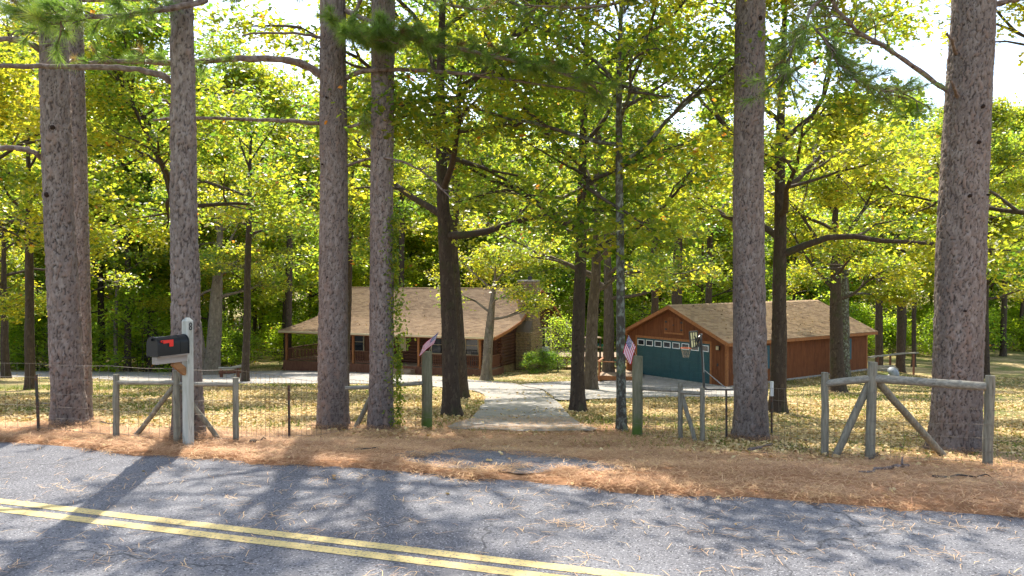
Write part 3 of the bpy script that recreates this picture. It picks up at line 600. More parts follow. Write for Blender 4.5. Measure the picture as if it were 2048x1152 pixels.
PN[7], B7 = pine((1912, 902), [(700, 1918, 92), (400, 1927, 90), (150, 1938, 83), (0, 1945, 80)], 'thickest pine at the right behind the long fence rail', 7, 16, 26)
D3, D4, D5, D1, D7 = B3.y, B4.y, B5.y, B1.y, B7.y
limb(PN[4], B4, [(644, 152, D4), (610, 130, D4-.1), (550, 118, D4-.3), (480, 117, D4-.5), (415, 122, D4-.7), (340, 126, D4-.9), (250, 123, D4-1.0), (163, 128, D4-1.1)], .075, .035, 11, 20, .32, .42, nper=50, sub=3)
limb(PN[4], B4, [(640, 247, D4), (580, 242, D4-.2), (500, 239, D4-.4), (400, 236, D4-.7), (306, 240, D4-.8)], .042, .022, 12)
limb(PN[4], B4, [(640, 75, D4), (600, 68, D4-.2), (520, 65, D4-.5), (484, 72, D4-.6)], .03, .014, 13)
limb(PN[4], B4, [(692, 156, D4), (735, 141, D4-.5), (830, 141, D4-.7), (930, 148, D4-.8), (1050, 165, D4-.9), (1180, 186, D4-1.0)], .05, .016, 14, 7, .3, .6, nper=0)
limb(PN[4], B4, [(690, 20, D4), (745, 45, D4-.6), (830, 80, D4-1.0), (920, 98, D4-1.2), (1000, 116, D4-1.3), (1080, 132, D4-1.4), (1190, 172, D4-1.5)], .05, .02, 15, 46, .42, .3, nper=60, sub=4)
limb(PN[4], B4, [(682, 40, D4), (700, 60, D4-.6), (730, 80, D4-1.1), (790, 72, D4-1.3)], .04, .02, 16, 60, .5, .15, nper=64, sub=4, brown=.05)
limb(PN[4], B4, [(695, 332, D4), (750, 315, D4-.4), (800, 322, D4-.5), (850, 348, D4-.5), (902, 396, D4-.6)], .026, .012, 17, 4, .3, .4, nper=0)
limb(PN[4], B4, [(690, 60, D4), (712, 20, D4-.2), (728, -20, D4-.3)], .04, .03, 18)
limb(PN[4], B4, [(690, 255, D4), (716, 250, D4-.3), (742, 246, D4-.4)], .03, .016, 19, 5, .22, .3, nper=20)
limb(PN[3], B3, [(345, 166, D3), (320, 150, D3-.1), (270, 138, D3-.2), (180, 134, D3-.3), (80, 133, D3-.3), (-60, 132, D3-.3)], .042, .028, 21)
limb(PN[3], B3, [(346, 215, D3), (335, 205, D3-.1), (325, 200, D3-.2)], .02, .008, 22)
limb(PN[3], B3, [(350, -30, D3), (410, 0, D3-.4), (340, 16, D3-.6), (250, 30, D3-.8), (150, 36, D3-.9), (98, 50, D3-1)], .045, .02, 23, 26, .35, .35, nper=50, sub=3)
limb(PN[1], B1, [(86, 102, D1), (60, 88, D1-.2), (30, 80, D1-.3), (-60, 74, D1-.4)], .045, .035, 24)
limb(PN[1], B1, [(86, 68, D1), (60, 66, D1-.2), (30, 62, D1-.3)], .025, .01, 29, 5, .3, .2, nper=0)
limb(PN[1], B1, [(86, 318, D1), (66, 304, D1-.2), (30, 297, D1-.3), (-50, 300, D1-.4)], .04, .034, 25)
limb(PN[1], B1, [(110, -40, D1), (100, 0, D1-.6), (85, 25, D1-.9), (50, 20, D1-1)], .03, .015, 26, 26, .3, .3, nper=50, sub=3)
limb(PN[7], B7, [(1895, 182, D7), (1850, 150, D7-.2), (1780, 100, D7-.5), (1715, 62, D7-.7), (1670, 12, D7-.9), (1640, -30, D7-1)], .042, .022, 31, 20, .45, .4, nper=20, sub=4, brown=.1)
limb(PN[7], B7, [(1760, -60, D7-.6), (1640, 0, D7-.9), (1610, 50, D7-1), (1585, 95, D7-1.1), (1572, 150, D7-1.2)], .034, .014, 32, 30, .45, .35, nper=22, sub=5, brown=.1)
limb(PN[7], B7, [(1620, 45, D7-1), (1650, 80, D7-1.1), (1680, 130, D7-1.2), (1740, 172, D7-1.3), (1810, 188, D7-1.4)], .02, .009, 33, 34, .45, .1, nper=22, sub=5, brown=.1)
limb(PN[7], B7, [(1912, 108, D7-.25), (1905, 85, D7-.6), (1894, 66, D7-.75)], .03, .016, 34)
limb(PN[7], B7, [(1915, 192, D7-.25), (1908, 176, D7-.6), (1902, 160, D7-.7)], .034, .016, 35)
limb(PN[7], B7, [(1980, 12, D7), (2010, 3, D7-.1), (2060, -6, D7-.2)], .05, .04, 36)
D6 = B6.y
limb(PN[6], B6, [(1476, 40, D6), (1462, 28, D6-.2), (1452, 21, D6-.3)], .022, .009, 37)
def knots(tree, base, spots):
    for x, y, w in spots:
        c_ = P(x, y, base.y)-base; hwid = w*base.y/F/2; r_ = .018+.008*math.sin(y); MB().tube([c_+Vector((0, -hwid+.03, 0)), c_+Vector((.004, -hwid-.012, .004)), c_+Vector((.006, -hwid-.02, -.004))], np.array([r_*1.6, r_*1.2, r_*.5]), 7, wobble=.004).build('knot', M['knot'], tree, smooth=True)
M['knot'] = mat('dark_knot', (.035, .022, .016), .9, .1)
knots(PN[7], B7, [(1941, 222, 84), (1934, 292, 86), (1915, 396, 90), (1950, 394, 90), (1905, 620, 92)])
knots(PN[4], B4, [(658, 200, 54), (662, 555, 58), (650, 332, 55)]); knots(PN[1], B1, [(108, 392, 56), (120, 260, 56)]); knots(PN[3], B3, [(362, 345, 50)]); knots(PN[6], B6, [(1512, 45, 58)])
# upper boughs whose needles fringe the top of the frame
for k, (tn, bb, px, nn) in enumerate([(PN[4], B4, [(665, -60, D4), (760, -30, D4-.8), (880, 5, D4-1.5), (960, 20, D4-1.9)], 22), (PN[6], B6, [(1500, -60, D6), (1400, -30, D6-.3), (1300, -10, D6-.5), (1180, 15, D6-.6), (1050, 10, D6-.7)], 26),
                                      (PN[3], B3, [(365, -60, D3), (440, -30, D3-.6), (560, -12, D3-1)], 14)]):
    limb(tn, bb, px, .04, .015, 40+k, nn, .4, .25, nper=36, brown=.08)
# needles drifted up around the pine feet
rg = np.random.RandomState(31); bx, by = [], []
for q in (B1, B2, B3, B4, B5, B6, B7):
    n = 1500; a = rg.uniform(0, 6.283, n); d = .27+np.abs(rg.normal(0, .17, n)); bx.append(q.x+d*np.cos(a)); by.append(q.y+d*np.sin(a))
bx = np.concatenate(bx); by = np.concatenate(by); n = len(bx); near = np.min([np.hypot(bx-q.x, by-q.y) for q in (B1, B2, B3, B4, B5, B6, B7)], 0)
needles_flat('drifted_needles', bx, by, rg.uniform(.09, .19, n), rg.uniform(.004, .006, n), np.clip(rg.normal(.5, .2, n), 0, 1), M['straw'], np.clip(.14-.25*(near-.25), .01, .14)*rg.uniform(.1, 1, n), 'pine needles drifted up around the feet of the pines')
# ivy on the second trunk
rg = np.random.RandomState(5); n = 2600; yy = rg.uniform(150, 870, n); zz = np.array([P(763, v, D5).z for v in yy])-B5.z
a = rg.normal(.25, .42, n); rad_ = (.20+.05*(zz < 2))*D5/13+.02+np.abs(rg.normal(0, .05, n))*np.where((yy > 560) & (yy < 700), 2.6, 1)
k = rg.rand(n) < np.where(yy < 430, .12, .85); Lp = np.stack([np.cos(a)*rad_, -np.sin(a)*rad_*.9, zz], -1)[k]
V, fs, tt = leaves(Lp, .06, rg, True, up=.1, tilt=1, tint=np.clip(rg.normal(.35, .2, len(Lp)), 0, 1))
o = obj('ivy', np_mesh('ivy', V, fs, [M['leaf']], attrs={'tint': ('FACE', tt)})); o.location = B5; tag(o, 'green ivy climbing the right side of a pine trunk', 'ivy')

# ------------------------------------------------------------------ yard oaks
def yard_oak(base, way, wpx, H, cbpx, Rc, label, seed, D=None, **kw):
    b = G(*base) if D is None else None
    if b is None:
        a, _ = ray(*base); b = Vector((a*D, D, zgf(a*D, D)))
    path = [(0, 0)]+[(P(x, y, b.y).z-b.z, P(x, y, b.y).x-b.x) for x, y in way]
    cb = P(0, cbpx, b.y).z-b.z
    kw.setdefault('lobed', b.y < 24); kw.setdefault('leaf', .145 if b.y < 24 else .17); kw.setdefault('flat', 1.25)
    ms = oak(seed, H, wpx/2*b.y/F, cb, Rc, path=path, **kw)
    return plant_tree('oak_tree', ms, b, 0, label, 'oaks growing in the yard')
yard_oak((902, 832), [(897, 600), (888, 450), (882, 300), (880, 200)], 36, 14.5, 480, 5.0, 'dark trunked oak at the left edge of the driveway mouth, flared at its foot', 51, nlimb=15, dz=.035, nang=40)
yard_oak((926, 796), [(917, 640), (905, 500), (912, 350)], 24, 12, 300, 3.6, 'mossy thinner oak standing just behind the dark flared oak', 52, nlimb=10, dz=.05)
yard_oak((1155, 823), [(1158, 600), (1163, 450), (1165, 330)], 30, 14, 510, 4.9, 'very dark straight oak trunk at the right edge of the driveway', 53, nlimb=15, dz=.04, nang=36)
yard_oak((1243, 862), [(1240, 600), (1238, 400), (1236, 150)], 20, 11.5, 330, 3.0, 'slender lichen speckled tree left of the mossy gate post', 54, nlimb=15, nsec=4, dz=.03, nang=30, bark='lichen_bark', leaf=.12, tint0=.5)
yard_oak((972, 760), [(977, 680), (983, 620), (990, 560)], 22, 7.6, 640, 2.6, 'small grey oak leaning in front of the cabin porch', 57, nlimb=8, per=32, flat=1.0, bark='grey_bark', nang=20, tint0=.5)
yard_oak((1182, 781), [(1183, 650), (1192, 560), (1195, 400)], 28, 14, 590, 4.6, 'broad grey brown oak trunk left of the wooden deck', 56, bark='brown_bark')
yard_oak((1216, 752), [(1218, 650), (1216, 560), (1212, 400)], 25, 15, 600, 4.6, 'thick brown oak trunk behind the wooden deck rail', 57, bark='brown_bark')
yard_oak((1553, 826), [(1556, 650), (1556, 450), (1555, 250)], 34, 14, 520, 4.9, 'dark oak trunk just right of the grey pine in front of the garage wall', 58, nlimb=15, dz=.04, nang=36, tint0=.5)
yard_oak((1676, 784), [(1674, 700), (1671, 600), (1668, 480)], 30, 12, 600, 4.8, 'oak with short brown trunk by the right part of the garage wall', 59, nang=28, tint0=.52)
yard_oak((1692, 758), [(1690, 650), (1688, 560)], 18, 9, 590, 3, 'thin speckled trunk tight behind the oak at the garage window', 60, bark='lichen_bark', nlimb=8)
yard_oak((424, 750), [(429, 650), (434, 560), (440, 480)], 32, 13, 600, 4.6, 'pale leaning oak on the near side of the left drive, right fork', 61, bark='grey_bark', tint0=.5)
yard_oak((408, 747), [(398, 690), (388, 620), (380, 560)], 24, 12, 560, 3.8, 'pale oak trunk leaning left away from its forked neighbour behind the mailbox', 62, bark='grey_bark')
yard_oak((203, 738), [(202, 620), (200, 500)], 15, 13, 560, 4.4, 'slim dark oak right of the twin pines beyond the drive', 63, nang=18)
yard_oak((13, 757), [(12, 680), (10, 600)], 17, 12, 620, 4.6, 'brown trunked oak at the left edge of the picture', 64, nang=18, tint0=.55)
yard_oak((1972, 756), [(1970, 650), (1972, 560)], 14, 12, 600, 3.8, 'slim trunk just right of the thickest pine in the sunny yard', 65, nang=18, tint0=.5)
yard_oak((372, 800), [(352, 380), (300, 280), (262, 200)], 22, 12, 420, 4.8, 'oak hidden behind the mailbox pine whose dark limb leans up to the left', 66, D=27, nlimb=14, dz=.05)
yard_oak((690, 800), [(700, 500), (705, 300)], 16, 12, 480, 3.6, 'oak hidden behind the two middle pines', 67, D=33, nlimb=11)
yard_oak((60, 790), [(60, 600), (55, 300)], 20, 12.5, 500, 3.6, 'oak screened by the far left pines', 68, D=30, nlimb=11, tint0=.55)
yard_oak((1310, 790), [(1310, 600), (1305, 300)], 16, 14, 380, 4.2, 'oak whose boughs hang over the garage gable', 69, D=52, nlimb=12, tint0=.5)
yard_oak((1800, 780), [(1802, 650), (1800, 450)], 18, 12.5, 480, 4.6, 'oak beyond the propped handrail with yellow green boughs', 70, D=56, nlimb=13, tint0=.6)
yard_oak((2150, 800), [(2150, 650), (2150, 450)], 30, 12, 480, 4.5, 'oak rooted beyond the right edge whose boughs reach in', 71, D=20, nlimb=12, tint0=.55)
yard_oak((-90, 820), [(-90, 650), (-90, 450)], 30, 11, 480, 4.2, 'oak rooted beyond the left edge whose boughs reach in', 72, D=22, nlimb=12, tint0=.6)

yard_oak((490, 790), [(492, 600), (500, 300)], 16, 15, 470, 5.0, 'oak screened behind the leaning pair with crown high above the lawn', 73, D=40, nlimb=15, tint0=.5)
yard_oak((575, 790), [(577, 600), (582, 300)], 16, 17, 420, 5.0, 'tall oak whose crown fills the sky left of the stout pine', 74, D=62, nlimb=15, tint0=.45)
yard_oak((255, 790), [(256, 600), (250, 300)], 14, 17, 440, 5.0, 'tall oak at the forest edge between the twin pines and the mailbox', 75, D=56, nlimb=15, tint0=.4)
yard_oak((1930, 790), [(1930, 600), (1935, 300)], 14, 15, 460, 4.6, 'oak screened by the thickest pine beyond the sunny yard', 76, D=46, nlimb=14, tint0=.55)
yard_oak((800, 790), [(802, 600), (806, 300)], 14, 19, 420, 5.5, 'tall oak rising behind the cabin ridge', 77, D=80, nlimb=15, tint0=.45)
yard_oak((1040, 790), [(1040, 600), (1046, 300)], 14, 20, 420, 5.5, 'tall oak rising behind the stone chimney', 78, D=82, nlimb=15, tint0=.5)

# ------------------------------------------------------------------ the wood behind
rg = np.random.RandomState(21)
wood_kinds = [oak(100+i, h, r, cb, rc, nlimb=16, nsec=6, ntw=4, per=34, leaf=.25, lobed=False, nang=10, dz=.4, leafm='leaf_far', bark=bk, flat=1.25, tint0=t) for i, (h, r, cb, rc, bk, t) in
              enumerate([(15, .17, 3.6, 4.6, 'oak_bark', .30), (17, .20, 4.5, 4.8, 'oak_bark', .42), (13, .12, 3.0, 3.8, 'oak_bark', .52), (18, .16, 6.0, 4.2, 'grey_bark', .36)])]
shrub_kinds = [oak(120+i, h, .03, .25, rc, nlimb=14, nsec=4, ntw=3, per=17, leaf=.19, lobed=False, nang=6, dz=.4, leafm='shrub', flat=1.3, tint0=t) for i, (h, rc, t) in enumerate([(3.2, 1.9, .45), (2.2, 1.6, .65), (4.8, 2.0, .5), (3.6, 1.9, .12)])]
def edge_D(px):            # depth of the forest edge along each sight line
    return float(np.interp(px, [-500, 0, 350, 560, 700, 1100, 1300, 1700, 1800, 2048, 2600], [49, 51, 55, 66, 82, 82, 78, 70, 68, 76, 80]))
def blocked(x, y): # keep the buildings free
    for cx_, cy_, r_ in ((-10.5, 64.5, 10.5), (-4, 60, 8), (14.5, 48.5, 9), (-14, 68, 9)):
        if (x-cx_)**2+(y-cy_)**2 < r_*r_: return True
    return False
pts = []; tries = 0
def far_spot(px, D, md):
    x = (px-1024)/F*D
    if blocked(x, D) or any((x-a)**2+(D-b)**2 < md*md for a, b in pts): return None
    pts.append((x, D)); return x
cnt = 0
for layer, (d0, d1, N, md) in enumerate([(0, 8, 24, 4), (10, 26, 30, 4.6), (28, 52, 44, 5), (54, 95, 60, 5)]):
    for i in range(N):
        for _ in range(12):
            px = -160+2370*(i+rg.rand())/N; D = edge_D(px)+rg.uniform(d0, d1); x = far_spot(px, D, md)
            if x is not None: break
        if x is None: continue
        lab = ['oak of the sunlit forest edge behind the yard', 'oak in the second rank of the wood behind the yard', 'oak deep inside the wood behind the yard', 'oak far back in the wood closing the view'][layer]
        plant_tree('forest_oak', wood_kinds[rg.randint(4)], (x, D, zgf(x, D)-.05), rg.uniform(0, 6.28), lab, lab.replace('oak', 'oaks'), rg.uniform(.95, 1.35)*(1+.2*layer))
for i in range(150):
    px = -150+2350*rg.rand(); D = edge_D(px)+rg.uniform(-1, 9)+(0 if rg.rand() < .6 else rg.uniform(5, 25)); x = (px-1024)/F*D
    if blocked(x, D): continue
    plant_tree('undergrowth_shrub', shrub_kinds[rg.randint(3)], (x, D, zgf(x, D)-.05), rg.uniform(0, 6.28), 'leafy shrub in the undergrowth along the forest edge', 'undergrowth shrubs along the forest edge', rg.uniform(.7, 1.25), 'shrub')
for i in range(70):
    D = rg.uniform(96, 135); px = -200+2450*(i+rg.rand())/70; x = (px-1024)/F*D
    plant_tree('thicket_shrub', shrub_kinds[2], (x, D, zgf(x, D)-.2), rg.uniform(0, 6.28), 'tall leafy thicket deep in the wood between the trunks', 'thickets deep in the wood', rg.uniform(1.7, 2.6), 'shrub')
# saplings and slim dark stems one can pick out
for k, (px, py, w, D, lab) in enumerate([(1352, 640, 24, 62, 'thick bare trunk rising behind the garage ridge'), (1415, 640, 15, 66, 'dark trunk right of the bare one behind the garage ridge'), (1757, 735, 16, 56, 'dark trunk behind the garage back corner'),
                                         (1827, 713, 9, 62, 'thin black stem at the end of the handrail'), (2006, 709, 12, 72, 'dark trunk at the sunny forest edge on the right'), (297, 735, 10, 57, 'black stem in the undergrowth left of the mailbox')]):
    yard_oak((px, py), [(px+2, 600), (px+4, 450)], w, 15, 470, 3.6, lab, 80+k, D=D, nlimb=9, nang=14, dz=.2, lobed=False, leaf=.2, leafm='leaf_far')

# ------------------------------------------------------------------ log cabin
HG = EYE-7.02
def shingles(prof, x0, x1, rg, expo=.15, tab=.32):
    """prof: (y,z) polyline, low to high; real overlapping courses"""
    V = []; T = []
    seg = [(Vector(prof[i]), Vector(prof[i+1])) for i in range(len(prof)-1)]
    for a, b in seg:
        d = (b-a); Ls = d.length; d = d/Ls; nrm = Vector((-d.y, d.x)); nrm = nrm if nrm.y > 0 else -nrm; nc = max(1, int(Ls/expo))
        for c in range(nc):
            t0 = Ls*c/nc; t1 = Ls*(c+1)/nc+.02; off = (c % 2)*tab/2
            nt_ = int((x1-x0)/tab)+2
            for k in range(nt_):
                xa = max(x0, x0+k*tab-off); xb = min(x1, x0+(k+1)*tab-off-.012)
                if xb-xa < .03: continue
                h = .018+rg.uniform(0, .010); p = a+d*(t0-rg.uniform(0, .012)); q = a+d*t1
                lo = p+nrm*h; hi = q+nrm*.004; lb = p-nrm*.004
                V += [(xa, lo.x, lo.y), (xb, lo.x, lo.y), (xb, hi.x, hi.y), (xa, hi.x, hi.y), (xa, lb.x, lb.y), (xb, lb.x, lb.y)]; T.append(rg.rand())
    n = len(T); b = np.arange(n)[:, None]*6
    return np.array(V, float), np.concatenate([b+np.array([[0, 1, 2, 3]]), b+np.array([[4, 5, 1, 0]])]), np.array(T+T)
HX = empty('log_cabin', (-1.2, 54.0, HG), math.atan2(-.364, .931), 'low brown log cabin with tan shingle roof, porch and stone chimney', 'house')
PROF = [(0, 2.66), (2.6, 3.02), (5.0, 3.48), (6.2, 4.02), (9.7, 5.74)]; BACK = [(16.5, 2.6), (9.7, 5.74)]
def roofz(y):
    return float(np.interp(y, [0, 2.6, 5.0, 6.2, 9.7, 16.5], [2.66, 3.02, 3.48, 4.02, 5.74, 2.6]))
rg = np.random.RandomState(8)
m = MB()
for a, b in zip(PROF+[BACK[0]][:0], PROF[1:]): m.add([(x, p[0], p[1]-h) for x in (-17.6, 0) for p, h in ((a, .01), (b, .01), (b, .14), (a, .14))], [(0, 1, 2, 3), (7, 6, 5, 4), (0, 4, 5, 1), (1, 5, 6, 2), (2, 6, 7, 3), (3, 7, 4, 0)])
a, b = BACK; m.add([(x, p[0], p[1]-h) for x in (-17.6, 0) for p, h in ((a, .01), (b, .01), (b, .14), (a, .14))], [(0, 1, 2, 3), (7, 6, 5, 4), (0, 4, 5, 1), (1, 5, 6, 2), (2, 6, 7, 3), (3, 7, 4, 0)])
roof = m.build('roof', M['porchwood'], HX)
def shing_obj(prof, x0, x1, parent, rg):
    V, Qs, T = shingles([Vector(p) for p in prof], x0, x1, rg); o = obj('shingles', np_mesh('shingles', V, Qs, [M['shingle']], attrs={'tint': ('FACE', T)}), parent); o['kind'] = 'stuff'; return o
shing_obj(PROF, -17.62, .02, roof, rg); shing_obj(BACK, -17.62, .02, roof, rg)
MB().box((-17.6, 9.55, 5.70), (.0, 9.85, 5.775)).build('ridge_cap', M['shingle'], roof)
MB().box((-17.62, -.05, 2.44), (.02, -.005, 2.655)).build('fascia', M['trim'], HX)
g = MB(); g.box((-17.6, -.16, 2.60), (0, -.055, 2.645)); g.box((-17.6, -.165, 2.5), (0, -.15, 2.60)); g.build('gutter', M['cream'], HX)
for xx in (.025, -17.665):
    m = MB()
    for a, b in list(zip(PROF, PROF[1:]))+[(BACK[1], BACK[0])]:
        m.add([(x, p[0], p[1]-h) for x in (xx, xx+.04) for p, h in ((a, -.0), (b, -.0), (b, .22), (a, .22))], [(0, 1, 2, 3), (7, 6, 5, 4), (0, 4, 5, 1), (1, 5, 6, 2), (2, 6, 7, 3), (3, 7, 4, 0)])
    m.build('rake_board', M['trim'], HX)
# core walls (inside the logs)
WX0, WX1, WY0, WY1 = -14.8, -.75, 2.35, 15.7
poly = [(WY0, 0), (WY1, 0)]+[(y, roofz(y)-.16) for y in (WY1, 9.7, 6.2, 5.0, 2.6, WY0)]
MB().prism(poly, WX0+.1, WX1-.08, 'x').build('wall', M['wall_in'], HX)
def logmesh(L, seed):
    r = np.random.RandomState(seed); xs = np.linspace(0, L, max(3, int(L/1.2))+1); return MB().tube([(x, r.normal(0, .008), r.normal(0, .006)) for x in xs], .125, 10).mesh('log', M['log'], smooth=True, fixn=False)
LG = {}
def put_log(p, q):
    p = Vector(p); q = Vector(q); L = round((q-p).length*2)/2+0; L = (q-p).length; key = round(L, 1)
    if key not in LG: LG[key] = logmesh(key, len(LG))
    o = obj('log', LG[key], HX); d = (q-p).normalized(); o.location = p; o.rotation_euler = d.to_track_quat('X', 'Z').to_euler()
z = .42; k = 0
while z < 5.5:
    # span of this course on the right gable
    ys = [y for y in np.arange(WY0-.35, WY1+.35, .05) if roofz(y)-.22 > z+.12]
    if ys and z < 2.3: put_log((WX1, WY0-.30-rg.rand()*.12, z), (WX1, WY1+.35, z))
    elif ys: put_log((WX1, max(min(ys), WY0-.3), z), (WX1, max(ys), z))
    if ys and max(ys)-min(ys) > 1: put_log((WX0, max(min(ys), WY0-.3), z), (WX0, max(ys), z))
    if z < 2.75: put_log((WX0-.3, WY0, z+.11), (WX1+.32+rg.rand()*.1, WY0, z+.11))
    z += .225; k += 1
# foundation, porch
MB().box((WX0, WY0+.05, -.5), (WX1-.02, WY1, .33)).build('foundation', M['stone'], HX)
DZ = .38
deckE = MB().box((-17.35, .25, DZ-.16), (-.3, WY0, DZ-.05)).box((-17.35, WY0, DZ-.16), (WX0-.1, 9, DZ-.05)).build('porch', M['porchwood'], HX)
bd = MB().box((0, 0, 0), (17.05, .138, .03)).mesh('board', M['deckwood'])
for i in range(14): o = obj('board', bd, deckE); o.location = (-17.35, .27+i*.145, DZ-.04)
bd2 = MB().box((0, 0, 0), (2.4, .138, .03)).mesh('board', M['deckwood'])
for i in range(44): o = obj('board', bd2, deckE); o.location = (-17.35, 2.36+i*.145, DZ-.04)
MB().box((-17.4, .18, -.6), (-.3, .24, DZ-.0)).build('skirt_board', M['porchwood'], deckE)
MB().box((-.3, .2, -.6), (-.24, WY0, DZ-.0)).build('skirt_board', M['porchwood'], deckE)
def lx(px, ly):  # local x on the cabin for image column px at local depth ly
    t = (px-1024)/F; # world X = -1.2 + lx*.931 + ly*.364 ; Y = 54 - lx*.364 + ly*.931
    return (t*(54+ly*.931)+1.2-ly*.364)/(.931+t*.364)
posts = [-17.2, lx(706, .35), lx(757, .35), lx(837, .35), lx(960, .35), -.45]
pm = MB().box((-.075, -.075, 0), (.075, .075, 2.32)).mesh('porch_post', M['trim'], bevel=.01)
for x in posts: o = obj('porch_post', pm, HX); o.location = (x, .35, DZ-.02)
o = obj('porch_post', pm, HX); o.location = (-17.2, 5.2, DZ-.02)
MB().box((-17.3, .27, 2.42), (-.3, .42, 2.6)).build('porch_beam', M['trim'], HX)
bal = MB().box((-.02, -.02, 0), (.02, .02, .74)).mesh('baluster', M['porchwood'])
def railing(p, q, parent, z0, h=.9, step=.135, m_='porchwood', balm=bal):
    p = Vector(p); q = Vector(q); r = MB(); r.bar(p+Vector((0, 0, z0+h)), q+Vector((0, 0, z0+h)), .1, .05); r.bar(p+Vector((0, 0, z0+.12)), q+Vector((0, 0, z0+.12)), .05, .07)
    ro = r.build('railing', M[m_], parent); n = int((q-p).length/step)
    for i in range(1, n): b = obj('baluster', balm, ro); b.location = p+(q-p)*i/n+Vector((0, 0, z0+.14))
for a, b in ((0, 1), (1, 2), (3, 4), (4, 5)): railing((posts[a]+.08, .35, 0), (posts[b]-.08, .35, 0), HX, DZ)
railing((-.45, .43, 0), (-.45, WY0-.2, 0), HX, DZ); railing((-17.2, .43, 0), (-17.2, 5.1, 0), HX, DZ)
# steps by the gap in the railing
st = MB().box((posts[2]+.2, -.5, -.3), (posts[3]-.2, .18, DZ-.18)).box((posts[2]+.2, -.95, -.4), (posts[3]-.2, -.5, DZ-.36)).build('porch_step', M['deckwood'], HX)
def window(parent, cx_, cy_, z0, w, h, axis='x', mt='cream', out=-1, mull=True, fw=.07, name='window'):
    """window standing proud of a wall; axis x: lies along local x, faces out*y"""
    f = MB(); t = .06
    def bx(a0, z0_, a1, z1_, d0, d1, mb):
        if axis == 'x': mb.box((a0, min(cy_+out*d0, cy_+out*d1), z0_), (a1, max(cy_+out*d0, cy_+out*d1), z1_))
        else: mb.box((min(cx_+out*d0, cx_+out*d1), a0, z0_), (max(cx_+out*d0, cx_+out*d1), a1, z1_))
    c0 = cx_ if axis == 'x' else cy_
    bx(c0-w/2, z0, c0-w/2+fw, z0+h, 0, t, f); bx(c0+w/2-fw, z0, c0+w/2, z0+h, 0, t, f)
    bx(c0-w/2+fw, z0+h-fw, c0+w/2-fw, z0+h, 0, t, f); bx(c0-w/2-.03, z0-.04, c0+w/2+.03, z0+fw*.6, 0, t+.03, f)
    if mull: bx(c0-w/2+fw, z0+h*.5-.02, c0+w/2-fw, z0+h*.5+.02, 0, t-.015, f)
    fo = f.build(name, M[mt], parent); pn = MB(); bx(c0-w/2+fw*.5, z0+fw*.5, c0+w/2-fw*.5, z0+h-fw*.5, 0, .03, pn); pn.build('pane', M['glass'], fo); return fo
wy = WY0-.125
window(HX, lx(944, wy), wy, DZ+.75, 1.05, 1.35)
window(HX, lx(718, wy), wy, DZ+.7, .9, 1.4)
window(HX, lx(875, wy), wy, DZ+.75, 1.0, 1.3)
MB().box((lx(800, wy)-.0, wy-.05, DZ+.85), (lx(812, wy), wy, DZ+2.0)).build('shutter', M['cream'], HX)
MB().box((lx(730, wy), wy-.04, DZ), (lx(752, wy), wy, DZ+2.05)).box((lx(731.5, wy), wy-.06, DZ+.1), (lx(750.5, wy), wy-.04, DZ+1.98)).build('door', M['porchwood'], HX)
window(HX, WX1+.13, 11.75, .75, 1.15, 1.75, axis='y', out=1); window(HX, WX1+.13, 13.0, .75, 1.15, 1.75, axis='y', out=1)
MB().box((WX1+.13, 13.62, .6), (WX1+.19, 13.95, 2.6)).build('shutter', M['cream'], HX)
ac = MB().box((WX1+.2, 11.35, .55), (WX1+.62, 12.05, .98)).build('air_conditioner', M['white'], HX, bevel=.02)
fin = MB().box((0, 0, 0), (.012, .6, .02)).mesh('grille_slat', M['galv'])
for i in range(7): o = obj('grille_slat', fin, ac); o.location = (WX1+.622, 11.4, .60+i*.05)
# porch chair and fern
ch = empty('porch_chair', HX.matrix_basis @ Vector((lx(946, 1.3), 1.5, DZ-.01)), HX.rotation_euler.z+.2, 'dark slatted chair on the porch in front of the right window', 'chair')
MB().box((-.24, -.22, .42), (.24, .22, .46)).build('seat', M['darkmetal'], ch)
lg = MB().box((-.02, -.02, 0), (.02, .02, .42)).mesh('leg', M['darkmetal'])
for x in (-.21, .21):
    for y in (-.2, .2): o = obj('leg', lg, ch); o.location = (x, y, 0)
bk = MB(); bk.box((-.24, .19, .92), (.24, .23, 1.0)); bk.box((-.24, .19, .46), (-.2, .23, .92)); bk.box((.2, .19, .46), (.24, .23, .92)); bk.build('backrest', M['darkmetal'], ch)
for i in range(5): MB().box((-.15+i*.065, .2, .46), (-.125+i*.065, .22, .92)).build('slat', M['darkmetal'], ch)
# chimney of field stones
CH = MB(); CX0, CX1, CY0, CY1 = WX1+.1, .48, 6.25, 7.75
CH.box((CX0, CY0, -.4), (CX1, CY1, 6.35)); CH.box((CX0, CY0-.55, -.4), (CX1+.02, CY0, 2.6)); CH.box((CX0, CY1, -.4), (CX1+.02, CY1+.6, 2.6))
CH.prism([(CY0-.55, 2.6), (CY0, 2.6), (CY0, 3.5)], CX0, CX1+.02, 'x'); CH.prism([(CY1+.6, 2.6), (CY1, 3.5), (CY1, 2.6)], CX0, CX1+.02, 'x')
CHo = CH.build('chimney', M['mortar'], HX)
MB().box((CX0-.06, CY0-.06, 6.35), (CX1+.06, CY1+.06, 6.45)).build('chimney_cap', M['concrete'], CHo)
MB().tube([(0, 7, 6.4), (0, 7, 6.75)], .16, 12).tube([(0, 7, 6.82), (0, 7, 6.86)], .24, 12).build('flue', M['darkmetal'], CHo)
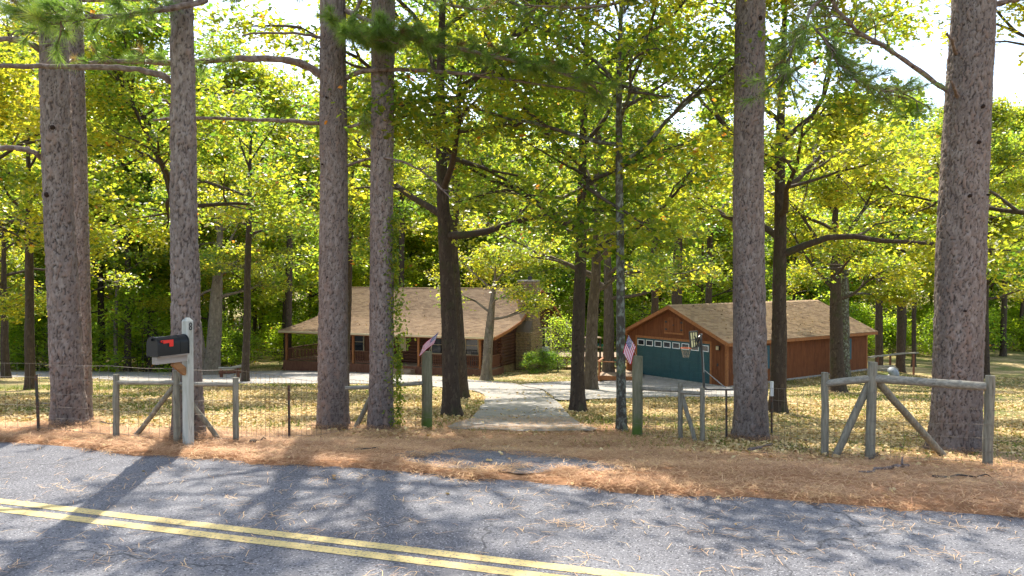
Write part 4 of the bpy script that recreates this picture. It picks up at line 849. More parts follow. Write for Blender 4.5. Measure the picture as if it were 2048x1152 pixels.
def stone_mesh(seed):
    bm = bmesh.new(); bmesh.ops.create_cube(bm, size=1); r = random.Random(seed)
    bmesh.ops.bevel(bm, geom=bm.edges[:], offset=.16, segments=1, affect='EDGES')
    for v in bm.verts: v.co += Vector((r.uniform(-.05, .05), r.uniform(-.05, .05), r.uniform(-.05, .05)))
    me = bpy.data.meshes.new('stone'); bm.to_mesh(me); bm.free(); me.materials.append(M['stone']); return me
SM = [stone_mesh(i) for i in range(8)]
def stones(face, a0, a1, z0, z1, c, r=random.Random(4)):
    z = z0
    while z < z1-.05:
        h = min(r.uniform(.17, .30), z1-z); a = a0
        while a < a1-.03:
            w = min(r.uniform(.22, .48), a1-a)
            if a1-a-w < .12: w = a1-a
            o = obj('stone', SM[r.randrange(8)], CHo); d = .12+r.uniform(0, .05)
            o.location = (a+w/2, c, z+h/2) if face == 'y' else (c, a+w/2, z+h/2); o.scale = (w*.95, d, h*.93) if face == 'y' else (d, w*.95, h*.93)
            a += w
        z += h
stones('y', CX0, CX1, 2.9, 6.35, CY0); stones('x', CY0, CY1, -.2, 6.35, CX1)
stones('y', CX0, CX1, -.2, 2.6, CY0-.55); stones('x', CY0-.55, CY0, -.2, 2.6, CX1+.02); stones('x', CY1, CY1+.6, -.2, 2.6, CX1+.02)

# ------------------------------------------------------------------ garage
GZ = EYE-6.04
GA = empty('garage', (11.3, 42.0, GZ), math.atan2(-.811, .585), 'red brown garage with a wide teal overhead door and tan shingle roof', 'garage')
W, LN = 7.5, 13.4; EV, RZ = 2.38, 4.2; OH = .42
def gz_(x): return RZ-.04-abs(x+W/2)*(RZ-EV)/(W/2+OH)
inner = [(-W+.03, 0), (-.03, 0), (-.03, gz_(0)-.16), (-W/2, RZ-.2), (-W+.03, gz_(0)-.16)]
MB().prism(inner, .03, LN-.03, 'y').build('wall', M['siding'], GA)
sd = MB(); bw = .1
DX0, DX1, DH = -6.62, -1.12, 2.2
x = -W
while x < -.01:
    xb = min(x+bw-.014, 0); za = gz_(x)-.13; zb = gz_(xb)-.13; z0 = .05
    if xb > DX0-.1 and x < DX1+.1: z0 = DH+.1
    sd.add([(x, .03, z0), (xb, .03, z0), (xb, .03, zb), (x, .03, za), (x, 0, z0), (xb, 0, z0), (xb, 0, zb), (x, 0, za)], [(4, 5, 6, 7), (0, 4, 7, 3), (1, 2, 6, 5), (0, 1, 5, 4), (3, 7, 6, 2)])
    x += bw
y = 0
while y < LN: sd.box((-.03, y, .05), (0, min(y+bw-.014, LN), gz_(0)-.15)); sd.box((-W, y, .05), (-W+.03, min(y+bw-.014, LN), gz_(0)-.15)); y += bw
tag(sd.build('siding_boards', M['siding'], GA), kind='stuff')
MB().box((-W-.03, -.03, -.5), (.035, LN+.03, .05)).build('foundation', M['concrete'], GA)
for x0 in (-W-.02, -.10): MB().box((x0, -.025, .05), (x0+.12, -.001, gz_(0)-.16)).build('corner_board', M['trim'], GA)
MB().box((.001, 0, .05), (.024, .12, gz_(0)-.16)).build('corner_board', M['trim'], GA)
MB().box((.001, LN-.12, .05), (.024, LN, gz_(0)-.16)).build('corner_board', M['trim'], GA)
f = MB(); f.box((DX0-.12, -.03, .05), (DX0, .0, DH)); f.box((DX1, -.03, .05), (DX1+.12, .0, DH)); f.box((DX0-.12, -.034, DH), (DX1+.12, 0, DH+.13)); f.build('door_frame', M['trim'], GA)
MB().box((DX0, .008, .05), (DX1, .06, DH)).build('door_reveal', M['darkmetal'], GA)
dr = MB().box((DX0, -.0, .03), (DX1, .0075, DH)).build('overhead_door', M['teal'], GA)
dw = DX1-DX0; ph = (DH-.05)/4
for r_ in range(4):
    p = MB(); z0 = .05+r_*ph; p.box((DX0+.01, -.022, z0+.006), (DX1-.01, -.001, z0+ph-.006))
    if r_ < 3:
        for c_ in range(8):
            x0 = DX0+dw*(c_+.1)/8; x1 = DX0+dw*(c_+.9)/8
            p.box((x0, -.034, z0+.08), (x1, -.022, z0+ph*.46)); p.box((x0, -.034, z0+ph*.56), (x1, -.022, z0+ph-.07))
    p.build('door_panel', M['teal'], dr)
for c_ in range(8):
    x0 = DX0+dw*(c_+.11)/8; x1 = DX0+dw*(c_+.89)/8; z0 = .05+3*ph+.1; z1 = z0+.34; q = MB()
    q.box((x0, -.045, z0), (x1, -.0225, z0+.035)); q.box((x0, -.045, z1-.035), (x1, -.0225, z1)); q.box((x0, -.045, z0+.035), (x0+.035, -.0225, z1-.035)); q.box((x1-.035, -.045, z0+.035), (x1, -.0225, z1-.035)); q.build('window_frame', M['white'], dr)
    MB().box((x0+.035, -.028, z0+.035), (x1-.035, -.0225, z1-.035)).build('pane', M['glass'], dr)
hc = -W/2+.05
for s_ in (-1, 1):
    pl = [(hc+s_*.012, 2.68), (hc+s_*.62, 2.68), (hc+s_*.62, 3.30), (hc+s_*.40, 3.52), (hc+s_*.012, 3.52)]
    h = MB().prism(pl, -.045, -.002).build('hatch_door', M['siding'], GA)
    for z in (2.82, 3.24): MB().box((min(hc+s_*.5, hc+s_*.66), -.06, z-.045), (max(hc+s_*.5, hc+s_*.66), -.045, z+.045)).build('hinge', M['darkmetal'], h)
    for t in range(1, 5): MB().box((hc+s_*t*.13-.006, -.049, 2.7), (hc+s_*t*.13+.006, -.045, 3.3 if t > 3 else 3.48)).build('batten', M['trim'], h)
MB().box((hc-.06, -.075, 3.05), (hc+.03, -.045, 3.11)).build('latch', M['darkmetal'], GA)
fr = MB(); fr.box((hc-.72, -.05, 2.56), (hc+.72, -.001, 2.66)); fr.box((hc-.70, -.04, 2.665), (hc-.64, -.001, 3.32)); fr.box((hc+.64, -.04, 2.665), (hc+.70, -.001, 3.32)); fr.build('hatch_frame', M['trim'], GA)
lm = MB().box((-.62, -.14, 1.92), (-.42, -.03, 2.16)).build('wall_lamp', M['darkmetal'], GA)
MB().box((-.605, -.155, 1.94), (-.53, -.141, 2.13)).box((-.51, -.155, 1.94), (-.435, -.141, 2.13)).build('lamp_glass', M['cream'], lm)
MB().box((-.62, -.05, 1.05), (-.54, -.026, 1.2)).build('outlet_box', M['darkmetal'], GA)
rf = MB()
for s_ in (-1, 1):
    xo = -W/2+s_*(W/2+OH); e = [(-W/2, RZ-.01), (xo, EV-.01), (xo, EV-.13), (-W/2, RZ-.13)]; rf.prism(e if s_ > 0 else e[::-1], -OH, LN+OH, 'y')
rfo = rf.build('roof', M['trim'], GA)
def shing_rot(prof, x0, x1, parent, rg, rot):
    V, Qs, T = shingles([Vector(p) for p in prof], x0, x1, rg); V = V[:, [1, 0, 2]]
    o = obj('shingles', np_mesh('shingles', V, Qs[:, ::-1], [M['shingle']], attrs={'tint': ('FACE', T)}), parent); o['kind'] = 'stuff'
shing_rot([(OH+.02, EV-.01), (-W/2, RZ-.01)], -OH-.02, LN+OH+.02, rfo, rg, 0); shing_rot([(-W-OH-.02, EV-.01), (-W/2, RZ-.01)], -OH-.02, LN+OH+.02, rfo, rg, 0)
MB().add([(-W/2-.14, -OH-.02, RZ-.055), (-W/2, -OH-.02, RZ+.035), (-W/2+.14, -OH-.02, RZ-.055), (-W/2-.14, LN+OH, RZ-.055), (-W/2, LN+OH, RZ+.035), (-W/2+.14, LN+OH, RZ-.055)], [(0, 1, 4, 3), (1, 2, 5, 4), (0, 2, 1), (3, 4, 5)]).build('ridge_cap', M['shingle'], rfo)
for yy in (-OH-.045, LN+OH+.005):
    m = MB()
    for s_ in (-1, 1):
        xo = -W/2+s_*(W/2+OH); e = [(-W/2, RZ-.0), (xo, EV-.0), (xo, EV-.2), (-W/2, RZ-.2)]; m.prism(e if s_ > 0 else e[::-1], yy, yy+.038, 'y')
    m.build('rake_board', M['trim'], rfo)
MB().box((OH+.001, -OH, EV-.19), (OH+.035, LN+OH, EV-.02)).build('fascia', M['trim'], rfo)
for y0 in (10.2, 3.55):
    window(GA, 0, y0+.55, .78, .95, 1.2, axis='y', out=1, mt='trim')
    for a in (y0-.3, y0+1.06):
        s_ = MB().box((.002, a, .74), (.035, a+.34, 2.02)).build('shutter', M['shutter'], GA)
        for z in np.arange(.8, 1.95, .07): MB().box((.035, a+.04, z), (.045, a+.30, z+.045)).build('louvre', M['shutter'], s_)
MB().tube([(.1, 2.6, .05), (.1, 2.6, 2.2)], .04, 8).build('downspout', M['cream'], GA)

def roof_leaves(parent, pts, lab):
    p = np.array(pts); V, fs, tt = leaves(p, .09, np.random.RandomState(9), False, up=1, tilt=.5, tint=np.clip(np.random.RandomState(2).normal(.3, .25, len(p)), 0, 1), droop=0, sv=.5)
    o = obj('roof_litter', np_mesh('roof_litter', V, fs, [M['litter']], attrs={'tint': ('FACE', tt)}), parent); o['kind'] = 'stuff'
r_ = np.random.RandomState(12)
roof_leaves(HX, [(-17.4*r_.rand(), y, roofz(y)+.05) for y in 9.5*r_.rand(650)**1.3], '')
roof_leaves(GA, [(x, 13.4*r_.rand(), RZ-abs(x+W/2)*(RZ-EV)/(W/2+OH)+.045) for x in (-W/2+(W/2+OH-.1)*r_.rand(420))], '')

# ------------------------------------------------------------------ wire fences with timber braces
def pole(p, top, r, n=12, flat=.0, seed=0):
    r_ = np.random.RandomState(seed); p = Vector(p); top = Vector(top); k = 9
    pts = [p+(top-p)*i/(k-1)+Vector((r_.normal(0, .003), r_.normal(0, .003), 0)) for i in range(k)]; P_ = np.array([tuple(v) for v in pts]); rad = r*(1+r_.normal(0, .02, k)); rad[-1] = r*.94
    V, Qd = tube_np(P_, rad, n); m = MB(); m.add(V.tolist(), [tuple(q) for q in Qd.tolist()]); m.f.append(tuple(range(n))[::-1]); m.f.append(tuple(len(V)-n+i for i in range(n))); m.t += [0, 0]; return m
def fence(label, gate, posts, tposts, rails, braces, wires, group='wire fences either side of the drive'):
    b0 = G(*gate[0]); e = empty('wire_fence', b0, 0, label, 'fence', group); I = -b0; pos = {}
    gp = pole(Vector((0, 0, -.3)), P(gate[0][0], gate[1], b0.y)-b0, gate[2]/2*b0.y/F, 16, seed=int(gate[0][0])); go = gp.build('gate_post', M['mosswood'], e, smooth=True)
    for z in (.25, .45, .65, .85, 1.0):
        if z < (P(0, gate[1], b0.y)-b0).z: MB().tube([(math.cos(a)*(gate[2]/2*b0.y/F+.004), math.sin(a)*(gate[2]/2*b0.y/F+.004), z+.01*math.sin(a*2)) for a in np.linspace(0, 6.28, 17)], .003, 4, cap=False).build('wire_wrap', M['wire'], go)
    allp = [(b0, P(gate[0][0], gate[1], b0.y))]
    for i, (bx_, by_, tx, ty, w) in enumerate(posts):
        b = G(bx_, by_); t = P(tx, ty, b.y); pole(b-b0-Vector((0, 0, .25)), t-b0, w/2*b.y/F, 12, seed=i+int(bx_)).build('post', M['postwood'], e, smooth=True); allp.append((b, t)); pos[i] = (b, t)
    for i, (bx_, by_, tx, ty, w) in enumerate(tposts):
        b = G(bx_, by_); t = P(tx, ty, b.y); m = MB(); m.bar(b-b0-Vector((0, 0, .2)), t-b0, .035, .012); m.bar(b-b0+Vector((0, -.012, -.2)), t-b0+Vector((0, -.012, 0)), .008, .035)
        for s_ in np.linspace(.12, .95, 12): c = (b-b0)+(t-b)*s_; m.box((c.x-.012, c.y-.036, c.z-.008), (c.x+.012, c.y-.028, c.z+.008))
        m.build('metal_post', M['tpost'], e); allp.append((b, t))
    def dep(spec): i = spec; return b0.y if i == 'g' else pos[i][0].y
    for k, (xa, ya, ia, xb, yb, ib, w) in enumerate(rails):
        pole(P(xa, ya, dep(ia)-.0)-b0, P(xb, yb, dep(ib)-.0)-b0, w/2*(dep(ia)+dep(ib))/2/F, 12, seed=k+50).build('rail', M['railwood'], e, smooth=True)
    for k, (xa, ya, ia, xb, yb, w) in enumerate(braces):
        g_ = G(xb, yb); pole(g_-b0-Vector((0, 0, .06)), P(xa, ya, dep(ia)+.04)-b0, w/2*dep(ia)/F, 12, seed=k+90).build('brace', M['postwood'], e, smooth=True)
    allp.sort(key=lambda v: v[0].x); w = MB()
    ends = wires; seq = [p for p in allp]
    if ends[0] is not None: seq = [(G(*ends[0]), None)]+seq
    if ends[1] is not None: seq = seq+[(G(*ends[1]), None)]
    VV = []
    for (a, _), (b, _) in zip(seq, seq[1:]):
        d = b-a; L = d.length; off = Vector((0, -.07, 0)); n = max(2, int(L/.6))
        for hz in (.06, .2, .36, .54, .74, .93):
            pts = [a-b0+off+d*i/n for i in range(n+1)]
            pts = [Vector((p.x, p.y, (zgf(p.x+b0.x, p.y+b0.y)-b0.z)+hz+.012*math.sin(i*2.1+hz*30))) for i, p in enumerate(pts)]
            VV.append(tube_np(np.array([tuple(p) for p in pts]),   .0027, 3))
        nv = int(L/.152)
        for i in range(nv):
            p = a-b0+off+d*(i+.5)/nv; z = zgf(p.x+b0.x, p.y+b0.y)-b0.z; jx_ = random.gauss(0, .006)
            VV.append(tube_np(np.array([(p.x, p.y, z+.04), (p.x+jx_, p.y, z+.5), (p.x, p.y, z+.94)]), .0022, 3))
    V, Qd = merge(VV); o = obj('wire_mesh', np_mesh('wire_mesh', V, Qd, [M['wire']]), e); o['kind'] = 'stuff'
    return e, b0
FL, FLb = fence('woven wire fence left of the drive with timber braces behind the mailbox', ((854, 858), 703, 21),
      [(233, 876, 232, 749, 12.5), (355, 886, 353, 741, 13.5), (472, 884, 471, 755, 12), (748, 862, 748, 764, 10)], [(79, 863, 73, 750, 5), (579, 880, 578, 770, 5)],
      [(237, 765, 0, 350, 765, 1, 9), (357, 768, 1, 468, 769, 2, 9), (690, 776, 3, 748, 774, 3, 8), (748, 773, 3, 848, 766, 'g', 8)],
      [(348, 772, 1, 264, 873, 10), (362, 778, 1, 447, 882, 10), (746, 785, 3, 706, 860, 10)], ((-120, 858), None))
FR, FRb = fence('woven wire fence right of the drive with crossed timber braces', ((1275, 873), 712, 21),
      [(1361, 880, 1361, 765, 10), (1405, 885, 1405, 776, 10), (1650, 912, 1650, 745, 15), (1739, 918, 1746, 724, 19), (1974, 932, 1980, 751, 19)], [(1453, 879, 1452, 779, 5)],
      [(1284, 777, 'g', 1358, 781, 0, 8), (1361, 784, 0, 1402, 787, 1, 8), (1652, 767, 2, 1742, 757, 3, 15), (1748, 757, 3, 1972, 773, 4, 17)],
      [(1364, 790, 0, 1393, 884, 9), (1740, 762, 3, 1667, 914, 15), (1752, 760, 3, 1896, 914, 15)], (None, (2180, 948)))
# small steel hook on the right gate post
hk = MB(); gb = 11*FRb.y/F
hk.tube([(-gb, -.03, .48), (-gb-.04, -.03, .48), (-gb-.05, -.03, .47), (-gb-.05, -.03, .40), (-gb, -.03, .40)], .006, 6).build('gate_hook', M['darkmetal'], FR)

# ------------------------------------------------------------------ mailbox
mb0 = G(377, 892); MX = empty('mailbox', mb0, R(-116), 'black mailbox with red flag on a pale wooden post numbered 8', 'mailbox')
ph_ = (P(377, 640, mb0.y)-mb0).z; hw = .047
m = MB(); m.box((-hw, -hw, -.3), (hw, hw, ph_-.01)); po = m.build('post', M['mailpost'], MX, bevel=.004)
MB().add([(-hw, -hw, ph_-.012), (hw, -hw, ph_-.012), (hw, hw, ph_-.012), (-hw, hw, ph_-.012), (-hw*.35, -hw*.35, ph_+.03), (hw*.35, -hw*.35, ph_+.03), (hw*.35, hw*.35, ph_+.03), (-hw*.35, hw*.35, ph_+.03)],
         [(3, 2, 1, 0), (4, 5, 6, 7), (0, 1, 5, 4), (1, 2, 6, 5), (2, 3, 7, 6), (3, 0, 4, 7)]).build('post_cap', M['mailpost'], MX)
bz = (P(320, 712, mb0.y-.42)-mb0).z; bx1 = .505; bx0 = hw+.012
MB().box((hw, -.045, bz-.10), (bx1-.02, .045, bz-.014)).build('arm', M['mailarm'], MX, bevel=.004)
MB().box((hw+.0, -.085, bz-.013), (bx1-.03, .085, bz)).build('mounting_board', M['mailarm'], MX)
MB().bar((hw+.17, 0, bz-.10), (hw-.01, 0, bz-.24), .085, .05, up=(0, 1, 0)).build('brace', M['newwood'], MX)
def arch(w, h, n=14):
    return [(-w/2, 0)]+[(-w/2*math.cos(t), h-w/2+w/2*math.sin(t)) for t in np.linspace(0, math.pi, n)]+[(w/2, 0)]
bh, bwid = .225, .175
bx_ = MB().prism([(a, b+bz) for a, b in arch(bwid, bh)], bx0, bx1, 'x').mesh('box', M['black'], smooth=True); bo = obj('box', bx_, MX)
obj('door', MB().prism([(a, b+bz-.003) for a, b in arch(bwid+.014, bh+.009)], bx1, bx1+.014, 'x').mesh('door', M['black'], smooth=True), bo)
obj('rear_band', MB().prism([(a, b+bz-.0) for a, b in arch(bwid+.01, bh+.006)], bx0-.004, bx0+.012, 'x').mesh('rear_band', M['black'], smooth=True), bo)
rib = MB().prism([(a, b+bz-.0) for a, b in arch(bwid+.005, bh+.003)], 0, .008, 'x').mesh('rib', M['black'], smooth=True)
o = obj('rib', rib, bo); o.location = (bx0+.12, 0, 0)
MB().box((bx1+.014, -.015, bz+bh-.045), (bx1+.04, .015, bz+bh-.015)).build('latch', M['black'], bo)
fy = bwid/2+.006
MB().prism([(.44, bz+.155), (.475, bz+.165), (.475, bz+.185), (.30, bz+.185), (.30, bz+.105), (.355, bz+.105), (.355, bz+.150), (.44, bz+.145)], fy, fy+.006, 'y').build('flag', M['red'], bo)
MB().tube([(.455, fy-.008, bz+.17), (.455, fy+.012, bz+.17)], .008, 8).build('flag_pin', M['darkmetal'], bo)
# the number
cu = bpy.data.curves.new('house_number', 'FONT'); cu.body = '8'; cu.size = .135; cu.extrude = .003; cu.align_x = 'CENTER'; cu.align_y = 'CENTER'; cu.resolution_u = 6
to = bpy.data.objects.new('tmp', cu); link(to); dg = bpy.context.evaluated_depsgraph_get(); nm = bpy.data.meshes.new_from_object(to.evaluated_get(dg)); bpy.data.objects.remove(to)
nm.name = 'house_number'; nm.materials.clear(); nm.materials.append(M['darkmetal'])
no = obj('house_number', nm, MX); no.rotation_euler = (R(90), 0, R(180)); no.location = (0, hw+.004, ph_-.082); no.scale = (.8, 1, 1)

# ------------------------------------------------------------------ small flags
def flag(base, stick, u, v, nu, nv, canton, label, wave, fold=0):
    """base point; stick tip vector; cloth spanned by u (along the stripes) and v (down the hoist)"""
    e = empty('small_flag', base, 0, label, 'flag', 'small flags on the gate posts')
    MB().tube([(0, 0, -.05), stick], .004, 6).build('stick', M['cream'], e)
    u = Vector(u); v = Vector(v); o0 = Vector(stick)
    nrm = u.cross(v).normalized()
    def pt(a, b): return o0+u*a+v*b+nrm*(wave*math.sin(a*7+b*2)*a)+Vector((0, 0, -fold*a*a))
    nx = 13
    for k in range(13):
        m = MB(); n = 12; vs = [pt(i/n, (k+j)/13)+nrm*(t*.0012) for t in (0, 1) for i in range(n+1) for j in (0, 1)]; o_ = 2*(n+1)
        fs = [(2*i, 2*i+1, 2*i+3, 2*i+2) for i in range(n)]+[(o_+2*i, o_+2*i+2, o_+2*i+3, o_+2*i+1) for i in range(n)]
        m.add(vs, fs); m.build('stripe', M['redflag'] if k % 2 == 0 else M['whiteflag'], e)
    m = MB(); n = 6; vs = [pt(canton*i/n, 7/13*j/n)+nrm*t for t in (-.002, .0032) for i in range(n+1) for j in range(n+1)]; o_ = (n+1)**2
    for t in (0, 1):
        for i in range(n):
            for j in range(n): q = t*o_+i*(n+1)+j; m.f.append((q, q+1, q+n+2, q+n+1)); m.t.append(0)
    m.v = [tuple(a) for a in vs]; ca = m.build('canton', M['blueflag'], e)
    s_ = MB(); ss = .010
    for r_ in range(9):
        for c_ in range(6 if r_ % 2 == 0 else 5):
            a = canton*((c_+.5+(r_ % 2)*.5)/6); b = 7/13*(r_+.6)/9.4
            for sgn in (-.0026, .0038):
                c0 = pt(a, b)+nrm*sgn; un = u.normalized(); vn = v.normalized(); k0 = len(s_.v)
                s_.v += [tuple(c0+(un*math.cos(w_*math.pi/5+.3)+vn*math.sin(w_*math.pi/5+.3))*(ss if w_ % 2 == 0 else ss*.42)) for w_ in range(10)]; s_.f.append(tuple(range(k0, k0+10))); s_.t.append(0)
    so = obj('stars', s_.mesh('stars', M['whiteflag'], fixn=False), ca); so['kind'] = 'stuff'
tb = P(1275, 713, FRb.y); tw = P(1257, 670, FRb.y-.05)-tb; uu = P(1245, 708, FRb.y-.12)-P(1257, 670, FRb.y-.05); 
pA = P(1257, 672, FRb.y-.05); pB = P(1245, 703, FRb.y-.1); pC = P(1271, 700, FRb.y)
# hoist runs down the stick towards the post, the fly hangs down
flag(tb, tw, tuple(P(1246, 704, FRb.y-.08)-pA), tuple(P(1272, 697, FRb.y)-pA), 8, 13, .48, 'small striped flag hanging upright on the right mossy gate post', .012, .03)
tb = P(855, 704, FLb.y); tw = P(877, 664, FLb.y)-tb; pA = P(877, 664, FLb.y)
flag(tb, tw, tuple(P(846, 690, FLb.y-.1)-pA), tuple(P(868, 687, FLb.y-.02)-pA), 8, 13, .42, 'small striped flag blown sideways on the left gate post', .03, .0)

# ------------------------------------------------------------------ basketball hoop
hb = G(1409, 786); hb = Vector((hb.x, 36.0, zgf((1409-1024)/F*36, 36.0))); hb.x = (1409-1024)/F*36
BH = empty('basketball_hoop', hb, 0, 'portable basketball hoop with dark leaning pole beside the teal door', 'basketball hoop')
def hp(x, y, D=36.0): return P(x, y, D)-hb
MB().tube([Vector((0, 0, .1)), hp(1406, 730), hp(1401, 668)], .055, 10).build('pole', M['darkmetal'], BH, smooth=True)
MB().bar(hp(1408, 745, 35.9), hp(1406, 700, 35.9), .05, .03).build('height_lever', M['galv'], BH)
c4 = [hp(1378.5, 664, 35.2), hp(1394, 663, 35.9), hp(1396, 693, 35.9), hp(1381.5, 697, 35.2)]
nr = (c4[1]-c4[0]).cross(c4[3]-c4[0]).normalized()*.03
MB().add(c4+[p+nr for p in c4], [(0, 1, 2, 3), (7, 6, 5, 4), (0, 4, 5, 1), (1, 5, 6, 2), (2, 6, 7, 3), (3, 7, 4, 0)]).build('backboard', M['board'], BH)
fm = MB()
for i in range(4): fm.bar(c4[i]-nr*.3, c4[(i+1) % 4]-nr*.3, .045, .07)
fm.build('backboard_frame', M['darkmetal'], BH)
f2 = MB()
for t in (.36, .66): f2.bar(c4[0].lerp(c4[1], t)-nr*.5, c4[3].lerp(c4[2], t)-nr*.5, .025, .03)
f2.bar(c4[0].lerp(c4[3], .5)-nr*.5, c4[1].lerp(c4[2], .5)-nr*.5, .03, .03); f2.build('brace_frame', M['darkmetal'], BH)
for a, b in (((1401, 670), (1390, 684)), ((1404, 668), (1393, 694)), ((1400, 694), (1389, 672))): MB().bar(hp(*a), hp(*b, 35.6), .05, .05).build('arm', M['darkmetal'], BH)
rc = hp(1372, 696, 35.2); MB().tube([rc+Vector((math.cos(a)*.23, math.sin(a)*.23, 0)) for a in np.linspace(0, 6.2832, 21)], .012, 6, cap=False).build('rim', M['orange'], BH)
nt2 = MB()
for i in range(12):
    a = i*math.pi/6
    for s_ in (-1, 1): nt2.tube([rc+Vector((math.cos(a)*.225, math.sin(a)*.225, 0)), rc+Vector((math.cos(a+s_*.35)*.17, math.sin(a+s_*.35)*.17, -.2)), rc+Vector((math.cos(a)*.12, math.sin(a)*.12, -.42))], .0025, 3, cap=False)
tag(nt2.build('net', M['net'], BH), kind='stuff')
bs = MB(); x0, z0 = .15, .02
bs.prism([(0, -.3), (1.1, -.36), (1.3, -.15), (1.3, .15), (1.1, .36), (0, .3)], .0, .16, 'z'); b_ = bs.build('base', M['darkmetal'], BH, bevel=.04)
wm = MB().tube([(0, -.03, 0), (0, .03, 0)], .06, 12).mesh('wheel', M['darkmetal'])
for y in (-.3, .3): o = obj('wheel', wm, BH); o.location = (-.02, y, .06)
for y in (-.15, .15): MB().tube([Vector((.02, 0, .95)), Vector((.95, y, .16))], .018, 6).build('strut', M['galv'], BH)

# ------------------------------------------------------------------ decks, rail, slide, dish
def deck(name, label, px, D, w, d, h, railh, mats_, rail=True, rz=0, ground=None):
    b = Vector(((px-1024)/F*D, D, zgf((px-1024)/F*D, D))) if ground is None else Vector(((px-1024)/F*D, D, ground)); e = empty(name, b, rz, label, 'deck')
    n = int(w/.14); bm_ = MB().box((0, 0, 0), (.132, d, .035)).mesh('board', M[mats_[0]])
    for i in range(n): o = obj('board', bm_, e); o.location = (i*.14, 0, h)
    MB().box((-.0, -.045, h-.22), (w, -.005, h+.03)).build('rim_joist', M[mats_[1]], e); MB().box((-.045, -.045, h-.22), (-.005, d, h+.03)).build('rim_joist', M[mats_[1]], e); MB().box((w+.001, 0, h-.22), (w+.04, d, h+.03)).build('rim_joist', M[mats_[1]], e)
    ptm = MB().box((-.05, -.05, -.3), (.05, .05, (h+railh) if rail else h-.01)).mesh('post', M[mats_[1]])
    for x in np.linspace(.06, w-.06, max(2, int(w/1.6)+1)):
        o = obj('post', ptm, e); o.location = (x, -.1, 0)
    o = obj('post', ptm, e); o.location = (.06, d, 0)
    if rail:
        MB().box((-.05, -.17, h+railh), (w+.05, -.03, h+railh+.045)).build('top_rail', M[mats_[2]], e); MB().box((-.05, -.03, h+railh), (.09, d+.05, h+railh+.045)).build('top_rail', M[mats_[2]], e)
    return e
deck('timber_deck', 'orange brown timber deck with open handrail left of the garage', 1197, 45.5, 2.3, 3.2, .33, .82, ('deckwood', 'trim', 'trim'), rz=R(-14))
deck('rear_deck', 'long low board deck behind the cabin shrubs', 1090, 60.5, 6.5, 3.5, .95, .9, ('deckwood', 'porchwood', 'porchwood'), False, rz=R(-4))
sx = (1198-1024)/F*56; sy = 56; SL = empty('play_slide', (sx, sy, zgf(sx, sy)), R(20), 'green curved slide on a dark play frame between the trunks', 'slide')
sl_pts = [(0, 0, 1.95), (.25, 0, 1.9), (.6, 0, 1.45), (1.0, 0, .95), (1.4, 0, .5), (1.9, 0, .3)]
m = MB()
for a, b in zip(sl_pts, sl_pts[1:]):
    m.bar(a, b, .5, .03); m.bar(Vector(a)+Vector((0, .25, .08)), Vector(b)+Vector((0, .25, .08)), .03, .18); m.bar(Vector(a)+Vector((0, -.25, .08)), Vector(b)+Vector((0, -.25, .08)), .03, .18)
m.build('chute', M['green_plastic'], SL)
for y in (-.3, .3): MB().box((-.1, y-.05, -.2), (0, y+.05, 2.5)).build('post', M['darkmetal'], SL); MB().box((-1.1, y-.05, -.2), (-1.0, y+.05, 2.5)).build('post', M['darkmetal'], SL)
MB().box((-1.1, -.36, 1.85), (0, .36, 1.92)).build('platform', M['deckwood'], SL); MB().box((-1.15, -.4, 2.5), (.05, .4, 2.58)).build('top_beam', M['deckwood'], SL)
# handrail behind the garage
D0 = 51.5; hr0 = Vector(((1757-1024)/F*D0, D0, zgf((1757-1024)/F*D0, D0))); HR = empty('handrail', hr0, 0, 'weathered pole handrail on three posts beyond the garage corner', 'railing')
for (x, yb, yt, D) in ((1757, 742, 713, 50.5), (1782, 738, 708, 52), (1829, 738, 706, 54)):
    a = (x-1024)/F*D; MB().box((-.05, -.05, -.2), (.05, .05, P(x, yt, D).z-zgf(a, D))).build('post', M['porchwood'], HR, loc=Vector((a, D, zgf(a, D)))-hr0)
MB().bar(P(1737, 714.5, 50)-hr0, P(1808, 706.5, 52.6)-hr0, .16, .09).build('rail', M['railwood'], HR); MB().bar(P(1807, 706.5, 52.8)-hr0, P(1836, 705.5, 54.2)-hr0, .14, .08).build('rail', M['railwood'], HR)
g_ = G(1775, 750); WC = empty('wood_ramp', g_, R(-10), 'low grey timber step at the garage back corner', 'step'); WC.location = ((1757-1024)/F*49.5, 49.5, zgf((1757-1024)/F*49.5, 49.5))
for i in range(3): MB().box((0, i*.3, -.1), (1.2, i*.3+.28, .16+i*.05)).build('plank', M['railwood'], WC)
D = 46.5; dp = Vector(((1788-1024)/F*D, D, zgf((1788-1024)/F*D, D))); DS = empty('satellite_dish', dp, 0, 'pale grey rounded dish on a short bracket in the grass beyond the fence', 'satellite dish')
bm = bmesh.new(); bmesh.ops.create_uvsphere(bm, u_segments=24, v_segments=14, radius=.38)
for v in list(bm.verts):
    if v.co.z < -.12: v.co.z = -.12-(v.co.z+.12)*-.12
for v in bm.verts: v.co.z *= .75
me = bpy.data.meshes.new('dish'); bm.to_mesh(me); bm.free(); me.materials.append(M['galv']); me.polygons.foreach_set('use_smooth', [True]*len(me.polygons))
o = obj('dish', me, DS); o.location = (0, 0, .52); o.rotation_euler = (R(35), R(38), 0)
MB().tube([(-.12, -.05, -.1), (-.14, -.05, .35)], .03, 8).build('mast', M['darkmetal'], DS); MB().box((-.32, -.16, .25), (-.14, .02, .42)).build('receiver', M['white'], DS, bevel=.02)
